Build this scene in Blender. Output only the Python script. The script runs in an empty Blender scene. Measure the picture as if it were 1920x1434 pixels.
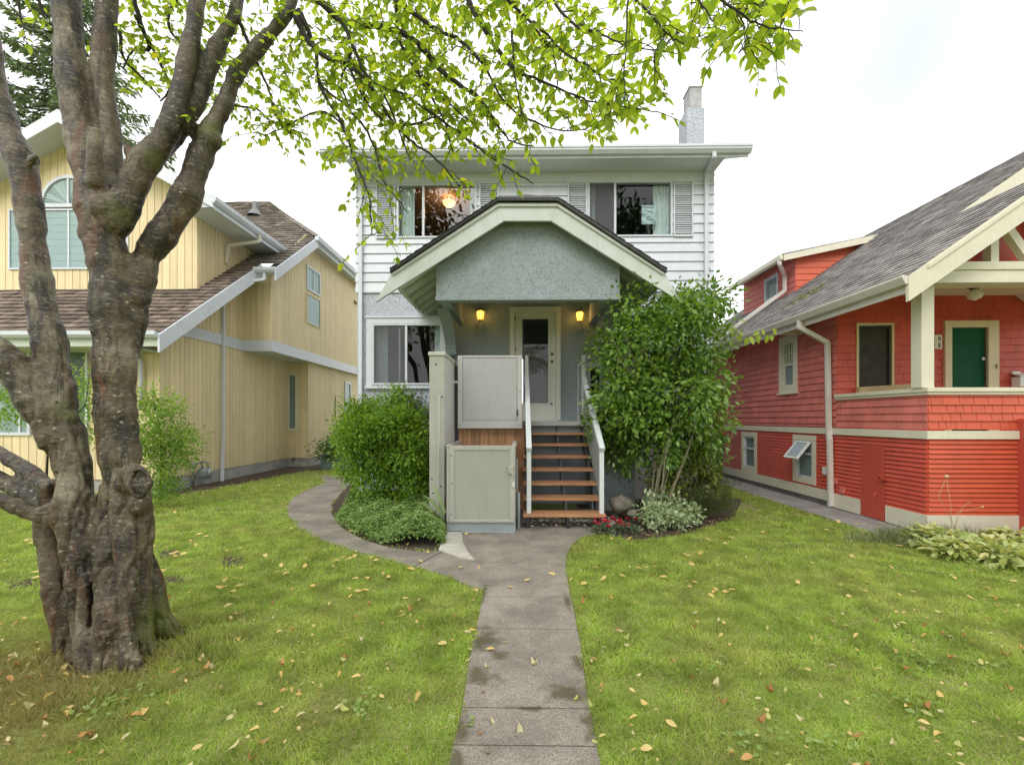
import bpy, math, random
import numpy as np
from mathutils import Vector, noise
random.seed(7); RNG = np.random.default_rng(7)
SC = bpy.context.scene
COL = SC.collection
# ---------------------------------------------------------------- camera
FPX = 834.0; HOR = 785.0; YAW = math.radians(0.9); EYE = 1.5
cam = bpy.data.cameras.new('camera'); camo = bpy.data.objects.new('camera', cam); COL.objects.link(camo)
cam.sensor_width = 36.0; cam.lens = 36.0*FPX/1920.0
cam.shift_y = (HOR-717.0)/1920.0
camo.location = (0, 0, EYE); camo.rotation_euler = (math.radians(90), 0, YAW)
cam.clip_start = 0.05; cam.clip_end = 2000
SC.camera = camo
# ---------------------------------------------------------------- sky (overcast)
w = bpy.data.worlds.new('World'); SC.world = w; w.use_nodes = True
nt = w.node_tree; nt.nodes.clear()
SUN_EL, SUN_AZ = 38.0, 198.0     # azimuth: clockwise from +Y
out = nt.nodes.new('ShaderNodeOutputWorld'); bg = nt.nodes.new('ShaderNodeBackground')
sky = nt.nodes.new('ShaderNodeTexSky'); sky.sky_type = 'NISHITA'; sky.sun_disc = False
sky.sun_elevation = math.radians(SUN_EL); sky.sun_rotation = math.radians(SUN_AZ)
tc = nt.nodes.new('ShaderNodeTexCoord'); nz = nt.nodes.new('ShaderNodeTexNoise')
nz.inputs['Scale'].default_value = 1.3; nz.inputs['Detail'].default_value = 4
cr = nt.nodes.new('ShaderNodeValToRGB')
cr.color_ramp.elements[0].position = 0.15; cr.color_ramp.elements[0].color = (0.45, 0.49, 0.55, 1)
cr.color_ramp.elements[1].position = 0.62; cr.color_ramp.elements[1].color = (1.0, 1.0, 1.0, 1)
sc_ = nt.nodes.new('ShaderNodeVectorMath'); sc_.operation = 'SCALE'; sc_.inputs['Scale'].default_value = 9.0
mx = nt.nodes.new('ShaderNodeMix'); mx.data_type = 'RGBA'; mx.inputs[0].default_value = 0.93
bg.inputs['Strength'].default_value = 0.12
L = nt.links.new
# a greyer bank of cloud to the upper right, thin veils elsewhere
dst = nt.nodes.new('ShaderNodeVectorMath'); dst.operation = 'DISTANCE'; dst.inputs[1].default_value = (0.57, 0.66, 0.50)
ma = nt.nodes.new('ShaderNodeMath'); ma.operation = 'MULTIPLY_ADD'; ma.inputs[1].default_value = 0.9
mb_ = nt.nodes.new('ShaderNodeMath'); mb_.operation = 'SUBTRACT'; mb_.inputs[1].default_value = 0.25
L(tc.outputs['Generated'], nz.inputs['Vector']); L(tc.outputs['Generated'], dst.inputs[0]); L(nz.outputs['Fac'], ma.inputs[0]); L(dst.outputs['Value'], ma.inputs[2]); L(ma.outputs[0], mb_.inputs[0]); L(mb_.outputs[0], cr.inputs['Fac'])
L(cr.outputs['Color'], sc_.inputs[0]); L(sky.outputs['Color'], mx.inputs[6]); L(sc_.outputs['Vector'], mx.inputs[7])
L(mx.outputs[2], bg.inputs['Color']); L(bg.outputs[0], out.inputs['Surface'])
sl = bpy.data.lights.new('sun', 'SUN'); so = bpy.data.objects.new('sun', sl); COL.objects.link(so)
sl.energy = 1.5; sl.angle = math.radians(45); sl.color = (1.0, 0.97, 0.92)
_az, _el = math.radians(SUN_AZ), math.radians(SUN_EL)
_d = Vector((math.sin(_az)*math.cos(_el), math.cos(_az)*math.cos(_el), math.sin(_el)))
so.rotation_euler = _d.to_track_quat('Z', 'Y').to_euler(); so.location = (0, -5, 20)
SC.view_settings.view_transform = 'Standard'; SC.view_settings.look = 'None'
SC.view_settings.exposure = 0.80; SC.view_settings.gamma = 1.0
SC.cycles.transparent_max_bounces = 24
SC.cycles.max_bounces = 8

# ---------------------------------------------------------------- helpers
def ray(px, py):
    a = (px-960.0)/FPX; c, s = math.cos(YAW), math.sin(YAW)
    return Vector((a*c - s, a*s + c, (HOR-py)/FPX))
def W(px, py, Y):
    d = ray(px, py); d = d*(Y/d.y); return Vector((d.x, d.y, d.z+EYE))
def G(px, py, z=0.0):
    d = ray(px, py); d = d*((z-EYE)/d.z); return Vector((d.x, d.y, z))
def WX(px, py, X):
    d = ray(px, py); d = d*(X/d.x); return Vector((d.x, d.y, d.z+EYE))

ORG = {}
def tag(o, label=None, cat=None, group=None, kind=None):
    if label: o['label'] = label
    if cat: o['category'] = cat
    if group: o['group'] = group
    if kind: o['kind'] = kind
    return o
def thing(name, label, cat, loc=(0,0,0), group=None):
    o = bpy.data.objects.new(name, None); COL.objects.link(o); o.location = loc
    o.empty_display_size = 0.1
    ORG[o] = Vector(loc); return tag(o, label, cat, group)

class MB:
    def __init__(s): s.v=[]; s.f=[]; s.uv=[]; s.r=[]; s.sm=[]
    def face(s, pts, uv=None, r=None, smooth=False):
        b=len(s.v); s.v += [tuple(p) for p in pts]; s.f.append(tuple(range(b,b+len(pts))))
        s.uv += (uv if uv else [(0,0)]*len(pts)); s.r.append(random.random() if r is None else r); s.sm.append(smooth)
    def idx(s, pts, faces, r=None, smooth=False):
        b=len(s.v); s.v += [tuple(p) for p in pts]; rr = random.random() if r is None else r
        for f in faces:
            s.f.append(tuple(i+b for i in f)); s.uv += [(0,0)]*len(f); s.r.append(rr); s.sm.append(smooth)
    def box(s, x0,x1,y0,y1,z0,z1, r=None):
        p=[(x0,y0,z0),(x1,y0,z0),(x1,y1,z0),(x0,y1,z0),(x0,y0,z1),(x1,y0,z1),(x1,y1,z1),(x0,y1,z1)]
        s.idx(p,[(0,3,2,1),(4,5,6,7),(0,1,5,4),(1,2,6,5),(2,3,7,6),(3,0,4,7)],r); return s
    def lbox(s, F, s0,s1,t0,t1,n0,n1, r=None):
        O,U,V,N = F
        P=lambda a,b,c: O+U*a+V*b+N*c
        p=[P(s0,t0,n0),P(s1,t0,n0),P(s1,t0,n1),P(s0,t0,n1),P(s0,t1,n0),P(s1,t1,n0),P(s1,t1,n1),P(s0,t1,n1)]
        s.idx(p,[(0,3,2,1),(4,5,6,7),(0,1,5,4),(1,2,6,5),(2,3,7,6),(3,0,4,7)],r); return s
    def prism(s, poly, vec, r=None):
        n=len(poly); a=[Vector(p) for p in poly]; b=[p+Vector(vec) for p in a]
        s.idx(a+b,[tuple(range(n))[::-1],tuple(range(n,2*n))]+[(i,(i+1)%n,(i+1)%n+n,i+n) for i in range(n)],r); return s
    def bar(s, a, b, w, h, up=(0,0,1), r=None):
        a=Vector(a); b=Vector(b); d=(b-a).normalized(); u=Vector(up); x=d.cross(u)
        if x.length<1e-4: x=d.cross(Vector((0,1,0)))
        x.normalize(); u=x.cross(d).normalized()
        q=[x*(-w/2)+u*(-h/2), x*(w/2)+u*(-h/2), x*(w/2)+u*(h/2), x*(-w/2)+u*(h/2)]
        s.prism([a+k for k in q], b-a, r); return s
    def tube(s, pts, rad, n=8, cap=True, r=None, smooth=True):
        pts=[Vector(p) for p in pts]
        if not hasattr(rad,'__len__'): rad=[rad]*len(pts)
        rings=[]; prev=None
        for i,p in enumerate(pts):
            d=(pts[min(i+1,len(pts)-1)]-pts[max(i-1,0)]).normalized()
            x=(prev-d*prev.dot(d)) if prev is not None else d.orthogonal()
            if x.length<1e-5: x=d.orthogonal()
            x.normalize(); y=d.cross(x); prev=x
            rings.append([p+(x*math.cos(2*math.pi*k/n)+y*math.sin(2*math.pi*k/n))*rad[i] for k in range(n)])
        v=[q for R in rings for q in R]; f=[]
        for i in range(len(rings)-1):
            for k in range(n):
                f.append((i*n+k,i*n+(k+1)%n,(i+1)*n+(k+1)%n,(i+1)*n+k))
        if cap: f+= [tuple(range(n))[::-1], tuple((len(rings)-1)*n+k for k in range(n))]
        s.idx(v,f,r,smooth); return s
    def lathe(s, c, prof, n=16, r=None, axis='Z'):
        c=Vector(c); v=[]; f=[]
        for (rr,h) in prof:
            for k in range(n):
                a=2*math.pi*k/n
                v.append(c+(Vector((rr*math.cos(a),rr*math.sin(a),h)) if axis=='Z' else Vector((rr*math.cos(a),h,rr*math.sin(a)))))
        for i in range(len(prof)-1):
            for k in range(n): f.append((i*n+k,i*n+(k+1)%n,(i+1)*n+(k+1)%n,(i+1)*n+k))
        s.idx(v,f,r,True); return s
    def build(s, name, m, parent=None, bevel=0, label=None):
        me=bpy.data.meshes.new(name)
        o0=ORG.get(parent, Vector((0,0,0)))
        me.from_pydata([(x-o0.x,y-o0.y,z-o0.z) for x,y,z in s.v],[],s.f)
        u=me.uv_layers.new(name='UVMap'); u.data.foreach_set('uv', np.array(s.uv,dtype=np.float32).ravel())
        at=me.attributes.new('rnd','FLOAT','FACE'); at.data.foreach_set('value', np.array(s.r,dtype=np.float32))
        me.polygons.foreach_set('use_smooth', s.sm); me.materials.append(m); me.update()
        o=bpy.data.objects.new(name,me); COL.objects.link(o); o.parent=parent; ORG[o]=o0
        if bevel:
            b=o.modifiers.new('bevel','BEVEL'); b.width=bevel; b.segments=2; b.limit_method='ANGLE'
        if label: o['label']=label
        return o

def clip(poly, conv):
    """Sutherland-Hodgman: clip poly (list of (s,t)) by convex polygon conv (any winding)"""
    A=sum(conv[i][0]*conv[(i+1)%len(conv)][1]-conv[(i+1)%len(conv)][0]*conv[i][1] for i in range(len(conv)))
    c=conv if A>0 else conv[::-1]
    outp=list(poly)
    for i in range(len(c)):
        a=c[i]; b=c[(i+1)%len(c)]
        side=lambda p:(b[0]-a[0])*(p[1]-a[1])-(b[1]-a[1])*(p[0]-a[0])
        inp=outp; outp=[]
        if not inp: return []
        for j in range(len(inp)):
            p=inp[j]; q=inp[(j+1)%len(inp)]; sp=side(p); sq=side(q)
            if sp>=0: outp.append(p)
            if (sp>0 and sq<0) or (sp<0 and sq>0):
                t=sp/(sp-sq); outp.append((p[0]+t*(q[0]-p[0]),p[1]+t*(q[1]-p[1])))
    return outp
def subtract(rc, holes):
    R=[rc]
    for h in holes:
        N=[]
        for (a,b,c,d) in R:
            if h[0]>=b or h[1]<=a or h[2]>=d or h[3]<=c: N.append((a,b,c,d)); continue
            if h[0]>a: N.append((a,h[0],c,d))
            if h[1]<b: N.append((h[1],b,c,d))
            aa=max(a,h[0]); bb=min(b,h[1])
            if h[2]>c: N.append((aa,bb,c,h[2]))
            if h[3]<d: N.append((aa,bb,h[3],d))
        R=N
    return [q for q in R if q[1]-q[0]>1e-4 and q[3]-q[2]>1e-4]
def cell(mb, F, rc, t0, t1, nb, ntp, conv, r):
    O,U,V,N=F
    P=[(rc[0],rc[2]),(rc[1],rc[2]),(rc[1],rc[3]),(rc[0],rc[3])]
    if conv: P=clip(P,conv)
    if len(P)<3: return
    nn=lambda t: nb+(ntp-nb)*(t-t0)/(t1-t0)
    top=[O+U*a+V*b+N*nn(b) for a,b in P]; bot=[O+U*a+V*b for a,b in P]
    mb.face(top,[(a,b) for a,b in P],r)
    k=len(P)
    for i in range(k):
        j=(i+1)%k; mb.face([bot[i],bot[j],top[j],top[i]],[P[i],P[j],P[j],P[i]],r)
def back(mb, F, polys, holes=()):
    """backing plane(s) at n=0"""
    O,U,V,N=F
    for conv in polys:
        xs=[p[0] for p in conv]; ys=[p[1] for p in conv]
        for rc in subtract((min(xs),max(xs),min(ys),max(ys)),holes):
            P=clip([(rc[0],rc[2]),(rc[1],rc[2]),(rc[1],rc[3]),(rc[0],rc[3])],conv)
            if len(P)>2: mb.face([O+U*a+V*b for a,b in P],P,0.5)
def lap(F, polys, holes=(), pitch=0.178, thick=0.02, zoff=0.0, seg=None, gap=0.004, jit=0.0, backing=True, mb=None):
    """lapped courses; seg=(wmin,wmax) splits each course in shingles"""
    mb=mb or MB()
    for conv in polys:
        ys=[p[1] for p in conv]; xs=[p[0] for p in conv]
        i0=math.floor((min(ys)-zoff)/pitch); i1=math.ceil((max(ys)-zoff)/pitch)
        for i in range(i0,i1):
            t0=zoff+i*pitch; t1=t0+pitch
            segs=[]
            if seg:
                a=min(xs)-random.random()*seg[1]
                while a<max(xs):
                    b=a+random.uniform(*seg); segs.append((a+gap/2,b-gap/2)); a=b
            else: segs=[(min(xs),max(xs))]
            for (a,b) in segs:
                j0=random.uniform(-jit,jit); th=thick*(1+random.uniform(-.25,.25)*(1 if jit else 0)); r=random.random()
                for rc in subtract((a,b,max(t0+j0,min(ys)-1),t1+ (0.02 if seg else 0)),holes):
                    cell(mb,F,rc,t0,t1,th,0.001,conv,r)
    if backing: back(mb,F,polys,holes)
    return mb
def boards(F, polys, holes=(), pitch=0.15, gap=0.014, thick=0.012, mb=None):
    mb=mb or MB()
    for conv in polys:
        xs=[p[0] for p in conv]; ys=[p[1] for p in conv]
        i0=math.floor(min(xs)/pitch); i1=math.ceil(max(xs)/pitch)
        for i in range(i0,i1):
            r=random.random()
            for rc in subtract((i*pitch+gap/2,(i+1)*pitch-gap/2,min(ys),max(ys)),holes):
                cell(mb,F,rc,min(ys),max(ys)+1,thick,thick,conv,r)
    back(mb,F,polys,holes)
    return mb
def fr(O,U,V=(0,0,1),N=(0,-1,0)): return (Vector(O),Vector(U).normalized(),Vector(V).normalized(),Vector(N).normalized())

# vectorised scatter of a template mesh
def scatter(name, tv, tf, pos, ax, nr, size, m, parent=None, wid=None, rnd=None, smooth=False):
    """tv template verts: x across, y along, z normal; ax = along dir, nr = approx normal"""
    tv=np.asarray(tv,float); n=len(pos); k=len(tv); o0=ORG.get(parent,Vector((0,0,0)))
    ax=ax/np.linalg.norm(ax,axis=1,keepdims=True)
    xx=np.cross(ax,nr); xx/=np.maximum(np.linalg.norm(xx,axis=1,keepdims=True),1e-6)
    zz=np.cross(xx,ax); size=np.broadcast_to(size,(n,)); wid=size if wid is None else np.broadcast_to(wid,(n,))
    V=pos[:,None,:]+xx[:,None,:]*(tv[None,:,0:1]*wid[:,None,None])+ax[:,None,:]*(tv[None,:,1:2]*size[:,None,None])+zz[:,None,:]*(tv[None,:,2:3]*size[:,None,None])
    V=V.reshape(-1,3)-np.array(o0)
    me=bpy.data.meshes.new(name); me.vertices.add(len(V)); me.vertices.foreach_set('co',V.astype(np.float32).ravel())
    lens=[len(f) for f in tf]; flat=np.concatenate([np.array(f) for f in tf]); L_=len(flat)
    idx=(flat[None,:]+(np.arange(n)*k)[:,None]).ravel()
    me.loops.add(len(idx)); me.loops.foreach_set('vertex_index',idx.astype(np.int32))
    starts=np.concatenate([[0],np.cumsum(lens)[:-1]]); st=(starts[None,:]+(np.arange(n)*L_)[:,None]).ravel()
    me.polygons.add(len(st)); me.polygons.foreach_set('loop_start',st.astype(np.int32))
    try: me.polygons.foreach_set('loop_total',np.tile(lens,n).astype(np.int32))
    except Exception: pass
    rnd=RNG.random(n) if rnd is None else rnd
    at=me.attributes.new('rnd','FLOAT','FACE'); at.data.foreach_set('value',np.repeat(rnd,len(tf)).astype(np.float32))
    if smooth: me.polygons.foreach_set('use_smooth',np.ones(len(st),bool))
    me.materials.append(m); me.update(calc_edges=True); me.validate()
    o=bpy.data.objects.new(name,me); COL.objects.link(o); o.parent=parent; ORG[o]=o0
    return o
LEAF4=([(0,0,0),(.28,.45,.05),(0,1,-.05),(-.28,.45,.05)],[(0,1,2),(0,2,3)])
LEAF8=([(0,0,0),(.22,.18,.05),(.30,.48,.06),(.17,.8,.02),(0,1.05,-.06),(-.17,.8,.02),(-.30,.48,.06),(-.22,.18,.05),(0,.48,0),(0,.8,-.02),(0,.18,0)],
       [(0,1,10),(0,10,7),(10,1,2,8),(10,8,6,7),(8,2,3,9),(8,9,5,6),(9,3,4),(9,4,5)])
BLADE=([(-.5,0,0),(.5,0,0),(.38,.55,.06),(-.38,.55,.06),(0,1,.25)],[(0,1,2,3),(3,2,4)])
def unit(n): 
    v=RNG.normal(size=(n,3)); return v/np.linalg.norm(v,axis=1,keepdims=True)
def inpoly(x,y,poly):
    c=np.zeros(x.shape,bool); n=len(poly); j=n-1
    for i in range(n):
        xi,yi=poly[i][0],poly[i][1]; xj,yj=poly[j][0],poly[j][1]
        c^=((yi>y)!=(yj>y))&(x<(xj-xi)*(y-yi)/((yj-yi) or 1e-9)+xi); j=i
    return c

# ---------------------------------------------------------------- materials
def mat(name, col, rough=0.6, var=0.0, nscale=6.0, col2=None, bump=0.0, bscale=60.0, rndmix=0.0, metal=0.0, spec=0.5, stretch=(1,1,1), streak=0.0, coord='Object'):
    m=bpy.data.materials.new(name); m.use_nodes=True; t=m.node_tree; p=t.nodes['Principled BSDF']; l=t.links.new
    p.inputs['Roughness'].default_value=rough; p.inputs['Metallic'].default_value=metal; p.inputs['Specular IOR Level'].default_value=spec
    c=(*col,1); tc=t.nodes.new('ShaderNodeTexCoord'); mp=t.nodes.new('ShaderNodeMapping'); mp.inputs['Scale'].default_value=stretch
    l(tc.outputs[coord],mp.inputs['Vector']); last=None
    base=t.nodes.new('ShaderNodeRGB'); base.outputs[0].default_value=c; last=base.outputs[0]
    if var or col2:
        n=t.nodes.new('ShaderNodeTexNoise'); n.inputs['Scale'].default_value=nscale; n.inputs['Detail'].default_value=6; n.inputs['Roughness'].default_value=.65
        l(mp.outputs[0],n.inputs['Vector'])
        r=t.nodes.new('ShaderNodeMapRange'); r.inputs[1].default_value=.38; r.inputs[2].default_value=.62; l(n.outputs['Fac'],r.inputs[0])
        mm=t.nodes.new('ShaderNodeMix'); mm.data_type='RGBA'; l(r.outputs[0],mm.inputs[0]); l(last,mm.inputs[6])
        c2=col2 if col2 else tuple(x*(1-var) for x in col); mm.inputs[7].default_value=(*c2,1); last=mm.outputs[2]
    if rndmix:
        a=t.nodes.new('ShaderNodeAttribute'); a.attribute_name='rnd'
        r=t.nodes.new('ShaderNodeMapRange'); r.inputs[3].default_value=1-rndmix; r.inputs[4].default_value=1+rndmix; l(a.outputs['Fac'],r.inputs[0])
        v=t.nodes.new('ShaderNodeVectorMath'); v.operation='SCALE'; l(last,v.inputs[0]); l(r.outputs[0],v.inputs['Scale']); last=v.outputs[0]
    if streak:
        mp2=t.nodes.new('ShaderNodeMapping'); mp2.inputs['Scale'].default_value=(9,9,.8); l(tc.outputs['Object'],mp2.inputs['Vector'])
        n=t.nodes.new('ShaderNodeTexNoise'); n.inputs['Scale'].default_value=1.6; n.inputs['Detail'].default_value=7; n.inputs['Roughness'].default_value=.7; l(mp2.outputs[0],n.inputs['Vector'])
        r=t.nodes.new('ShaderNodeMapRange'); r.inputs[1].default_value=.45; r.inputs[2].default_value=.75; r.inputs[3].default_value=1; r.inputs[4].default_value=1-streak; l(n.outputs['Fac'],r.inputs[0])
        v=t.nodes.new('ShaderNodeVectorMath'); v.operation='SCALE'; l(last,v.inputs[0]); l(r.outputs[0],v.inputs['Scale']); last=v.outputs[0]
    l(last,p.inputs['Base Color'])
    if bump:
        n=t.nodes.new('ShaderNodeTexNoise'); n.inputs['Scale'].default_value=bscale; n.inputs['Detail'].default_value=5; l(mp.outputs[0],n.inputs['Vector'])
        b=t.nodes.new('ShaderNodeBump'); b.inputs['Strength'].default_value=1.0; b.inputs['Distance'].default_value=bump; l(n.outputs['Fac'],b.inputs['Height']); l(b.outputs[0],p.inputs['Normal'])
    return m
def stucco(name, col, dark, scale=38, dist=0.012, patch=None):
    m=bpy.data.materials.new(name); m.use_nodes=True; t=m.node_tree; p=t.nodes['Principled BSDF']; l=t.links.new
    p.inputs['Roughness'].default_value=.95; p.inputs['Specular IOR Level'].default_value=.15
    tc=t.nodes.new('ShaderNodeTexCoord'); n=t.nodes.new('ShaderNodeTexNoise'); n.inputs['Scale'].default_value=scale; n.inputs['Detail'].default_value=3; n.inputs['Distortion'].default_value=1.2
    l(tc.outputs['Object'],n.inputs['Vector'])
    r=t.nodes.new('ShaderNodeValToRGB'); r.color_ramp.elements[0].position=.36; r.color_ramp.elements[0].color=(*dark,1); r.color_ramp.elements[1].position=.52; r.color_ramp.elements[1].color=(*col,1)
    l(n.outputs['Fac'],r.inputs[0])
    n2=t.nodes.new('ShaderNodeTexNoise'); n2.inputs['Scale'].default_value=2.2; n2.inputs['Detail'].default_value=5; l(tc.outputs['Object'],n2.inputs['Vector'])
    mr=t.nodes.new('ShaderNodeMapRange'); mr.inputs[1].default_value=.35; mr.inputs[2].default_value=.7; mr.inputs[4].default_value=.55; l(n2.outputs['Fac'],mr.inputs[0])
    mm=t.nodes.new('ShaderNodeMix'); mm.data_type='RGBA'; l(mr.outputs[0],mm.inputs[0]); l(r.outputs[0],mm.inputs[6]); mm.inputs[7].default_value=(*(patch or tuple(c*.75 for c in col)),1)
    l(mm.outputs[2],p.inputs['Base Color'])
    b=t.nodes.new('ShaderNodeBump'); b.inputs['Distance'].default_value=dist; l(n.outputs['Fac'],b.inputs['Height']); l(b.outputs[0],p.inputs['Normal'])
    return m
def leafmat(name, c1, c2, trans=0.5, rough=0.45, c3=None, spec=.4):
    m=bpy.data.materials.new(name); m.use_nodes=True; t=m.node_tree; p=t.nodes['Principled BSDF']; l=t.links.new
    a=t.nodes.new('ShaderNodeAttribute'); a.attribute_name='rnd'
    r=t.nodes.new('ShaderNodeValToRGB'); r.color_ramp.elements[0].color=(*c1,1); r.color_ramp.elements[1].color=(*c2,1)
    if c3: e=r.color_ramp.elements.new(.93); e.color=(*c2,1); r.color_ramp.elements[2].color=(*c3,1)
    l(a.outputs['Fac'],r.inputs[0]); l(r.outputs[0],p.inputs['Base Color']); p.inputs['Roughness'].default_value=rough; p.inputs['Specular IOR Level'].default_value=spec
    tr=t.nodes.new('ShaderNodeBsdfTranslucent'); h=t.nodes.new('ShaderNodeVectorMath'); h.operation='MULTIPLY'; h.inputs[1].default_value=(1.25,1.15,.5); l(r.outputs[0],h.inputs[0]); l(h.outputs[0],tr.inputs[0])
    ms=t.nodes.new('ShaderNodeMixShader'); ms.inputs[0].default_value=trans; l(p.outputs[0],ms.inputs[1]); l(tr.outputs[0],ms.inputs[2]); l(ms.outputs[0],t.nodes['Material Output'].inputs['Surface'])
    return m
def glassmat(name, tint=(.9,.95,.95), f0=0.06):
    m=bpy.data.materials.new(name); m.use_nodes=True; t=m.node_tree; t.nodes.remove(t.nodes['Principled BSDF']); l=t.links.new
    g=t.nodes.new('ShaderNodeBsdfGlossy'); g.inputs['Roughness'].default_value=0.01; tr=t.nodes.new('ShaderNodeBsdfTransparent'); tr.inputs[0].default_value=(*tint,1)
    fz=t.nodes.new('ShaderNodeFresnel'); fz.inputs['IOR'].default_value=1.62; ms=t.nodes.new('ShaderNodeMixShader'); ge=t.nodes.new('ShaderNodeNewGeometry'); iv=t.nodes.new('ShaderNodeMath'); iv.operation='SUBTRACT'; iv.inputs[0].default_value=1; l(ge.outputs['Backfacing'],iv.inputs[1]); mu=t.nodes.new('ShaderNodeMath'); mu.operation='MULTIPLY'; l(iv.outputs[0],mu.inputs[0]); l(fz.outputs[0],mu.inputs[1])
    n=t.nodes.new('ShaderNodeTexNoise'); n.inputs['Scale'].default_value=1.3; b=t.nodes.new('ShaderNodeBump'); b.inputs['Distance'].default_value=.004; l(n.outputs['Fac'],b.inputs['Height']); l(b.outputs[0],g.inputs['Normal'])
    l(mu.outputs[0],ms.inputs[0]); l(tr.outputs[0],ms.inputs[1]); l(g.outputs[0],ms.inputs[2]); l(ms.outputs[0],t.nodes['Material Output'].inputs['Surface'])
    return m
def emit(name, col, s):
    m=bpy.data.materials.new(name); m.use_nodes=True; p=m.node_tree.nodes['Principled BSDF']; p.inputs['Base Color'].default_value=(*col,1); p.inputs['Emission Color'].default_value=(*col,1); p.inputs['Emission Strength'].default_value=s
    return m
M={}
M['wsiding']=mat('white_siding',(.63,.66,.71),.45,var=.07,nscale=3,rndmix=.03,streak=.06)
M['wtrim']=mat('white_trim',(.60,.63,.67),.4,var=.06,nscale=5,streak=.05)
M['soffit']=mat('soffit',(.64,.67,.67),.6,var=.05)
M['stucco_light']=stucco('stucco_light',(.56,.59,.65),(.24,.26,.30),38,.016,(.42,.45,.50))
M['stucco_hood']=stucco('stucco_hood',(.345,.39,.415),(.21,.245,.265),34,.008,(.23,.28,.255))
M['stucco_porch']=stucco('stucco_porch',(.42,.47,.51),(.25,.29,.32),44,.010,(.30,.36,.36))
M['hood_trim']=mat('hood_trim',(.58,.61,.59),.55,col2=(.52,.56,.51),nscale=3,streak=.12)
M['hood_under']=mat('hood_under',(.74,.77,.72),.6,var=.12)
M['shingle_dark']=mat('shingle_dark',(.07,.07,.07),.9,var=.4,nscale=12,rndmix=.35,bump=.003)
M['cream_door']=mat('cream_door',(.78,.78,.72),.4,var=.05)
M['dark']=mat('dark_gap',(.02,.02,.022),.8)
M['metal_dark']=mat('dark_metal',(.05,.05,.055),.45,metal=.6)
M['brass']=mat('aged_metal',(.25,.2,.12),.35,metal=.9)
M['glass']=glassmat('window_glass')
M['room']=mat('room_walls',(.24,.15,.09),.9,var=.2)
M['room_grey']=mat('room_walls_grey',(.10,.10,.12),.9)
M['curtain']=mat('curtain_cloth',(.72,.74,.72),.9,var=.08)
M['sheer']=mat('sheer_cloth',(.22,.22,.25),.9,var=.1)
M['lift_beige']=mat('lift_beige',(.45,.45,.395),.38,var=.1,nscale=3,streak=.10)
M['lift_panel']=mat('lift_panel',(.38,.39,.32),.45,var=.05,nscale=3,streak=.10)
M['lift_white']=mat('lift_white',(.62,.61,.57),.38,var=.05,nscale=3,streak=.10)
M['gate_grey']=mat('gate_grey',(.44,.43,.43),.42,var=.04,nscale=3,streak=.10)
M['gate_frame']=mat('gate_frame',(.50,.49,.46),.42,var=.05)
M['lift_base']=mat('lift_base',(.32,.36,.37),.4,var=.1)
M['rail']=mat('railing_paint',(.64,.68,.68),.3,var=.04)
M['rail_panel']=mat('railing_panel',(.34,.385,.38),.4,var=.06)
M['porch_grey']=mat('porch_grey',(.21,.245,.27),.55,var=.12)
M['deck_edge']=mat('deck_edge',(.46,.48,.48),.6,var=.1)
M['tread']=mat('stair_wood',(.46,.235,.115),.5,col2=(.33,.155,.075),nscale=4,stretch=(1,14,14),rndmix=.12)
M['cedar']=mat('cedar_boards',(.50,.27,.135),.6,col2=(.36,.18,.085),nscale=3,stretch=(14,14,1),rndmix=.22)
M['yellow']=mat('yellow_siding',(.74,.61,.36),.6,var=.07,nscale=2,rndmix=.07,streak=.16)
M['shake']=mat('cedar_shakes',(.20,.155,.125),.9,col2=(.11,.082,.066),nscale=5,rndmix=.4,bump=.004,bscale=40)
M['shake_grey']=mat('grey_shakes',(.225,.20,.17),.9,col2=(.14,.12,.10),nscale=5,rndmix=.3,bump=.004,bscale=40)
M['red_upper']=mat('red_side_skylit',(.66,.185,.15),.65,var=.16,nscale=2.4,rndmix=.10,streak=.2)  # left-facing walls: pinkish skylight mixed into the red
M['red_lower']=mat('red_lap_paint',(.60,.092,.056),.55,var=.14,nscale=3,rndmix=.06,streak=.16)
M['red_front']=mat('red_front_lit',(.58,.10,.042),.55,var=.12,nscale=2,rndmix=.06,streak=.05)  # front-facing walls: oranger red, the light on them put into the colour
M['red_door']=mat('red_door_paint',(.50,.075,.045),.5,var=.06,nscale=2)
M['cream']=mat('cream_trim',(.68,.65,.51),.5,var=.06,nscale=4,streak=.06)
M['gutter_cream']=mat('gutter_cream',(.66,.62,.56),.45,var=.08)
M['yellow_trim']=mat('yellow_trim',(.62,.50,.25),.5,var=.08)
M['ash']=mat('asphalt_shingles',(.27,.25,.235),.95,col2=(.19,.175,.165),nscale=5,rndmix=.33,bump=.003,bscale=70)
M['green_door']=mat('green_door',(.004,.085,.036),.6,var=.2,spec=.15)
M['blind']=mat('blind_slats',(.42,.46,.45),.6,var=.05)
M['blind_green']=mat('green_glass_blind',(.09,.15,.08),.35,var=.5,nscale=9)
M['dim_glass']=mat('dim_glass',(.20,.27,.26),.08,var=.15)
M['dark_glass']=mat('dark_glass',(.05,.045,.025),.45,var=.4,spec=.15)
M['screen']=mat('insect_screen',(.10,.11,.12),.6)
M['conc']=None
M['found']=mat('foundation',(.42,.41,.38),.9,var=.25,nscale=4,bump=.003)
M['found_dark']=mat('foundation_dark',(.15,.15,.145),.9,var=.4,nscale=6,bump=.004)
M['soil']=mat('garden_soil',(.085,.062,.042),1,col2=(.05,.035,.024),nscale=14,bump=.02,bscale=50)
M['rock']=mat('rock_face',(.30,.27,.22),.9,col2=(.14,.13,.10),nscale=9,bump=.01,bscale=24)
M['stem']=mat('pale_stems',(.22,.20,.12),.8,var=.35,nscale=30)
M['twig']=mat('dark_twigs',(.045,.036,.03),.85,var=.4,nscale=30)
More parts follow.
